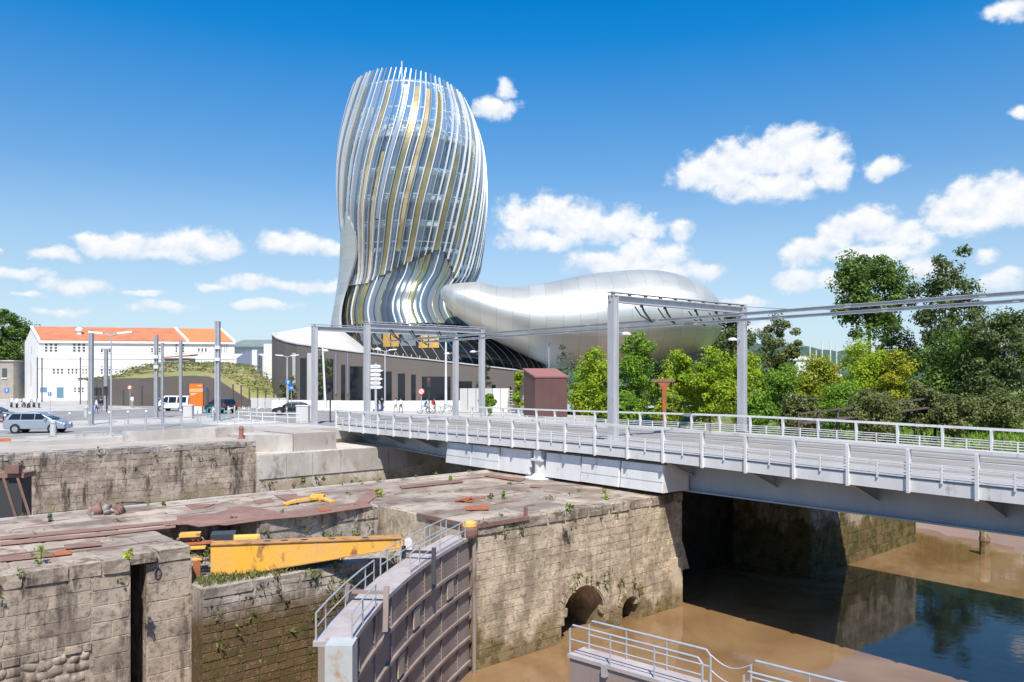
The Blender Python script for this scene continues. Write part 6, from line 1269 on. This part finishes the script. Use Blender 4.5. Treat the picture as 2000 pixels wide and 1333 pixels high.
def bicycle(label, loc, rz, col='dark_steel', name='bicycle'):
    t = thing(name, label, 'bicycle', (0,0,0))
    for x in (-.52,.52):
        mb = MB(); mb.torus((x,0,.34),(0,1,0),.32,.025,20,5); w = mb.build('wheel', MT['rubber'], t)
        sp_ = MB(); 
        for q in range(6): sp_.bar((x-.3*math.cos(q*.524),0,.34-.3*math.sin(q*.524)),(x+.3*math.cos(q*.524),0,.34+.3*math.sin(q*.524)),.008,.008)
        sp_.build('spokes', MT['rim'], w)
    mb = MB()
    for a, b in (((-.52,.34),(-.08,.3)),((-.08,.3),(-.2,.82)),((-.2,.75),(.36,.78)),((.36,.78),(-.08,.3)),((-.52,.34),(-.2,.75)),((.52,.34),(.34,.95))): mb.tube([(a[0],0,a[1]),(b[0],0,b[1])],.022,5)
    mb.build('frame', MT[col], t); mb = MB(); mb.cbox((-.22,0,.88),(.26,.14,.06)); mb.build('saddle', MT['rubber'], t); mb = MB(); mb.tube([(.25,-.27,1.02),(.36,-.1,1.0),(.36,.1,1.0),(.25,.27,1.02)],.018,5); mb.build('handlebar', MT['rubber'], t)
    t.location = loc; t.rotation_euler.z = rz; return t
for i, (u, v, a, lab) in enumerate([(829,808,.15,'bicycle ridden by the cyclist in blue'),(853,808,.25,'bicycle beside the person in black with the red bag'),(872,804,.6,'bicycle parked nearest the white flagpole'),(888,803,1.0,'bicycle parked against the far gantry post'),(740,802,.5,'bicycle parked under the direction signs'),(757,801,.9,'bicycle parked by the double lamp near the podium')]): bicycle(lab, gp(u,v,.01), a, ['cloth_blue','dark_steel'][i%2 and 1])
# ------------------------------------------------------------------ people
def person(label, loc, rz, shirt, legs, pose='stand', hairm='hair', bag=None):
    t = thing('person', label, 'person', (0,0,0))
    J = {'pel':(0,0,.96,.13),'spi':(0,.0,1.15,.125),'che':(0,0,1.36,.15),'nec':(0,.0,1.50,.062),'hea':(.01,0,1.60,.09),'top':(.015,0,1.72,.085)}
    E = [('pel','spi'),('spi','che'),('che','nec'),('nec','hea'),('hea','top')]
    for s, q in ((1,'l'),(-1,'r')):
        if pose == 'ride': hip, kn, an, to = (.02,.1*s,.93),(.38,.12*s,.82 if s > 0 else .70),(.12,.12*s,.42 if s > 0 else .26),(.28,.12*s,.36 if s > 0 else .2); el, ha = (.30,.22*s,1.14),(.52,.22*s,1.05)
        elif pose == 'walk': hip, kn, an, to = (0,.1*s,.90),(.12*s,.1*s,.50),(.16*s-.04,.1*s,.09),(.16*s+.12,.1*s,.04); el, ha = (-.08*s,.24*s,1.12),(.0-.10*s+.08,.25*s,.86)
        else: hip, kn, an, to = (0,.1*s,.90),(.02,.11*s,.49),(0,.11*s,.09),(.14,.13*s,.04); el, ha = (-.02,.25*s,1.12),(.08,.24*s,.88)
        J.update({'sh'+q:(0,.19*s,1.41,.07),'el'+q:el+(.045,),'ha'+q:ha+(.036,),'fi'+q:(ha[0]+.04,ha[1],ha[2]-.09,.028),'hi'+q:hip+(.10,),'kn'+q:kn+(.062,),'an'+q:an+(.045,),'to'+q:to+(.04,)})
        E += [('che','sh'+q),('sh'+q,'el'+q),('el'+q,'ha'+q),('ha'+q,'fi'+q),('pel','hi'+q),('hi'+q,'kn'+q),('kn'+q,'an'+q),('an'+q,'to'+q)]
    if pose == 'ride':
        for k_, dx in (('che',.18),('nec',.27),('hea',.33),('top',.36),('shl',.2),('shr',.2),('spi',.09)): a = J[k_]; J[k_] = (a[0]+dx,a[1],a[2]-.04,a[3])
    ks = list(J); me = bpy.data.meshes.new('body'); me.from_pydata([J[k_][:3] for k_ in ks], [(ks.index(a),ks.index(b)) for a,b in E], []); o = bpy.data.objects.new('body', me); COL.objects.link(o)
    sk_ = o.modifiers.new('s','SKIN'); 
    if not me.skin_vertices: me.skin_vertices.new() if hasattr(me.skin_vertices,'new') else None
    for i, k_ in enumerate(ks): me.skin_vertices[0].data[i].radius = (J[k_][3],J[k_][3]*(1.25 if k_ in ('che','pel','spi') else 1)); 
    me.skin_vertices[0].data[0].use_root = True
    sb = o.modifiers.new('u','SUBSURF'); sb.levels = 1; dg = bpy.context.evaluated_depsgraph_get(); dg.update(); nm = bpy.data.meshes.new_from_object(o.evaluated_get(dg)); o.modifiers.clear(); o.data = nm
    nm.materials.clear()
    for m in (MT['skin'],MT[shirt],MT[legs],MT['rubber']): nm.materials.append(m)
    pts_ = [(Vector(J[k_][:3]), 0 if k_[:2] in ('ne','he','to','ha','fi') and k_ not in ('tol','tor') else 3 if k_ in ('tol','tor') else 2 if k_ in ('pel','hil','hir','knl','knr','anl','anr') else 1) for k_ in ks]
    for pg in nm.polygons: pg.material_index = min(((pg.center-p).length, m) for p, m in pts_)[1]; pg.use_smooth = True
    o.parent = t; h = Vector(J['top'][:3])
    mb = MB(); mb.lathe((h.x-.015,h.y,h.z-.09),[(.085,-.02),(.108,.05),(.098,.12),(.05,.165)],10); mb.build('hair', MT[hairm], t, smooth=True)
    if bag: mb = MB(); c_ = Vector(J['che'][:3]); mb.cbox((c_.x-.2,0,c_.z-.12),(.2,.32,.5)); mb.build('backpack', MT[bag], t)
    t.location = loc; t.rotation_euler.z = rz; return t
person('person in a white top and blue trousers near the first tram pole', gp(188,808,.01), .6, 'cloth_white','cloth_blue','walk')
person('person in dark clothes by the black traffic lights', gp(197,806,.01), 2.2, 'cloth_black','cloth_grey','walk')
person('person in a white shirt and tan trousers walking by the white barriers', gp(773,807,.01), 2.6, 'cloth_white','cloth_tan','walk')
person('person in a white shirt and dark trousers walking by the white barriers', gp(783,807,.01), 2.4, 'cloth_white','denim','walk')
person('person in grey standing below the direction signs', gp(737,804,.01), 1., 'cloth_grey','cloth_grey')
person('person in black standing close to the double street lamp', gp(746,803,.01), 2., 'cloth_black','denim')
person('cyclist in a blue shirt riding toward the bridge', gp(829,808,.02), .15, 'cloth_blue','cloth_grey','ride')
person('person in black with a red bag pushing a bicycle', gp(848,808,.01), .25, 'cloth_black','cloth_tan','walk', bag='cloth_red')
person('person in white with a cap by the dark retaining wall', gp(258,797,.01), 1.2, 'cloth_white','cloth_tan','stand')
person('person in dark blue beside the pole before the white van', gp(311,800,.01), .4, 'cloth_blue','denim','walk')
# marina boats far behind the bushes
for i, (u, vm) in enumerate([(1582,675),(1594,684),(1606,668),(1622,664),(1634,672)]):
    p = px(u,0,210); bt = thing('sailing_boat', ORD[i]+' white sailing boat mast from the left in the marina beyond the bushes', 'sailing boat', (p.x,210,.0), 'sailing boats in the marina'); mb = MB(); mb.extr([(p.x-3.5,209,1.),(p.x-3.2,209,2.2),(p.x+4.2,209,2.4),(p.x+3.2,209,1.)],(0,2.2,0)); mb.build('hull', MT['white_paint'], bt); mb = MB(); mb.box(p.x-1.5,p.x+1.2,209.5,210.8,2.3,5.3); mb.build('cabin', MT['white_paint'], bt); mb = MB(); mb.tube([(p.x,210,2),(p.x,210,zof(vm,210))],.16,5); mb.build('mast', MT['white_paint'], bt)
ms = thing('marina_shed', 'low white marina shed behind the lime bushes', 'shed', px(1570,0,190)); mb = MB(); a, b = px(1540,0,190), px(1605,0,190); mb.box(a.x,b.x,190,198,-1,zof(704,190)); mb.build('wall', MT['white_paint'], ms); mb = MB(); mb.extr([(a.x-.3,189.7,zof(704,190)),(b.x+.3,189.7,zof(704,190)),((a.x+b.x)/2,189.7,zof(695,190))],(0,8.5,0)); mb.build('roof', MT['white_paint'], ms)
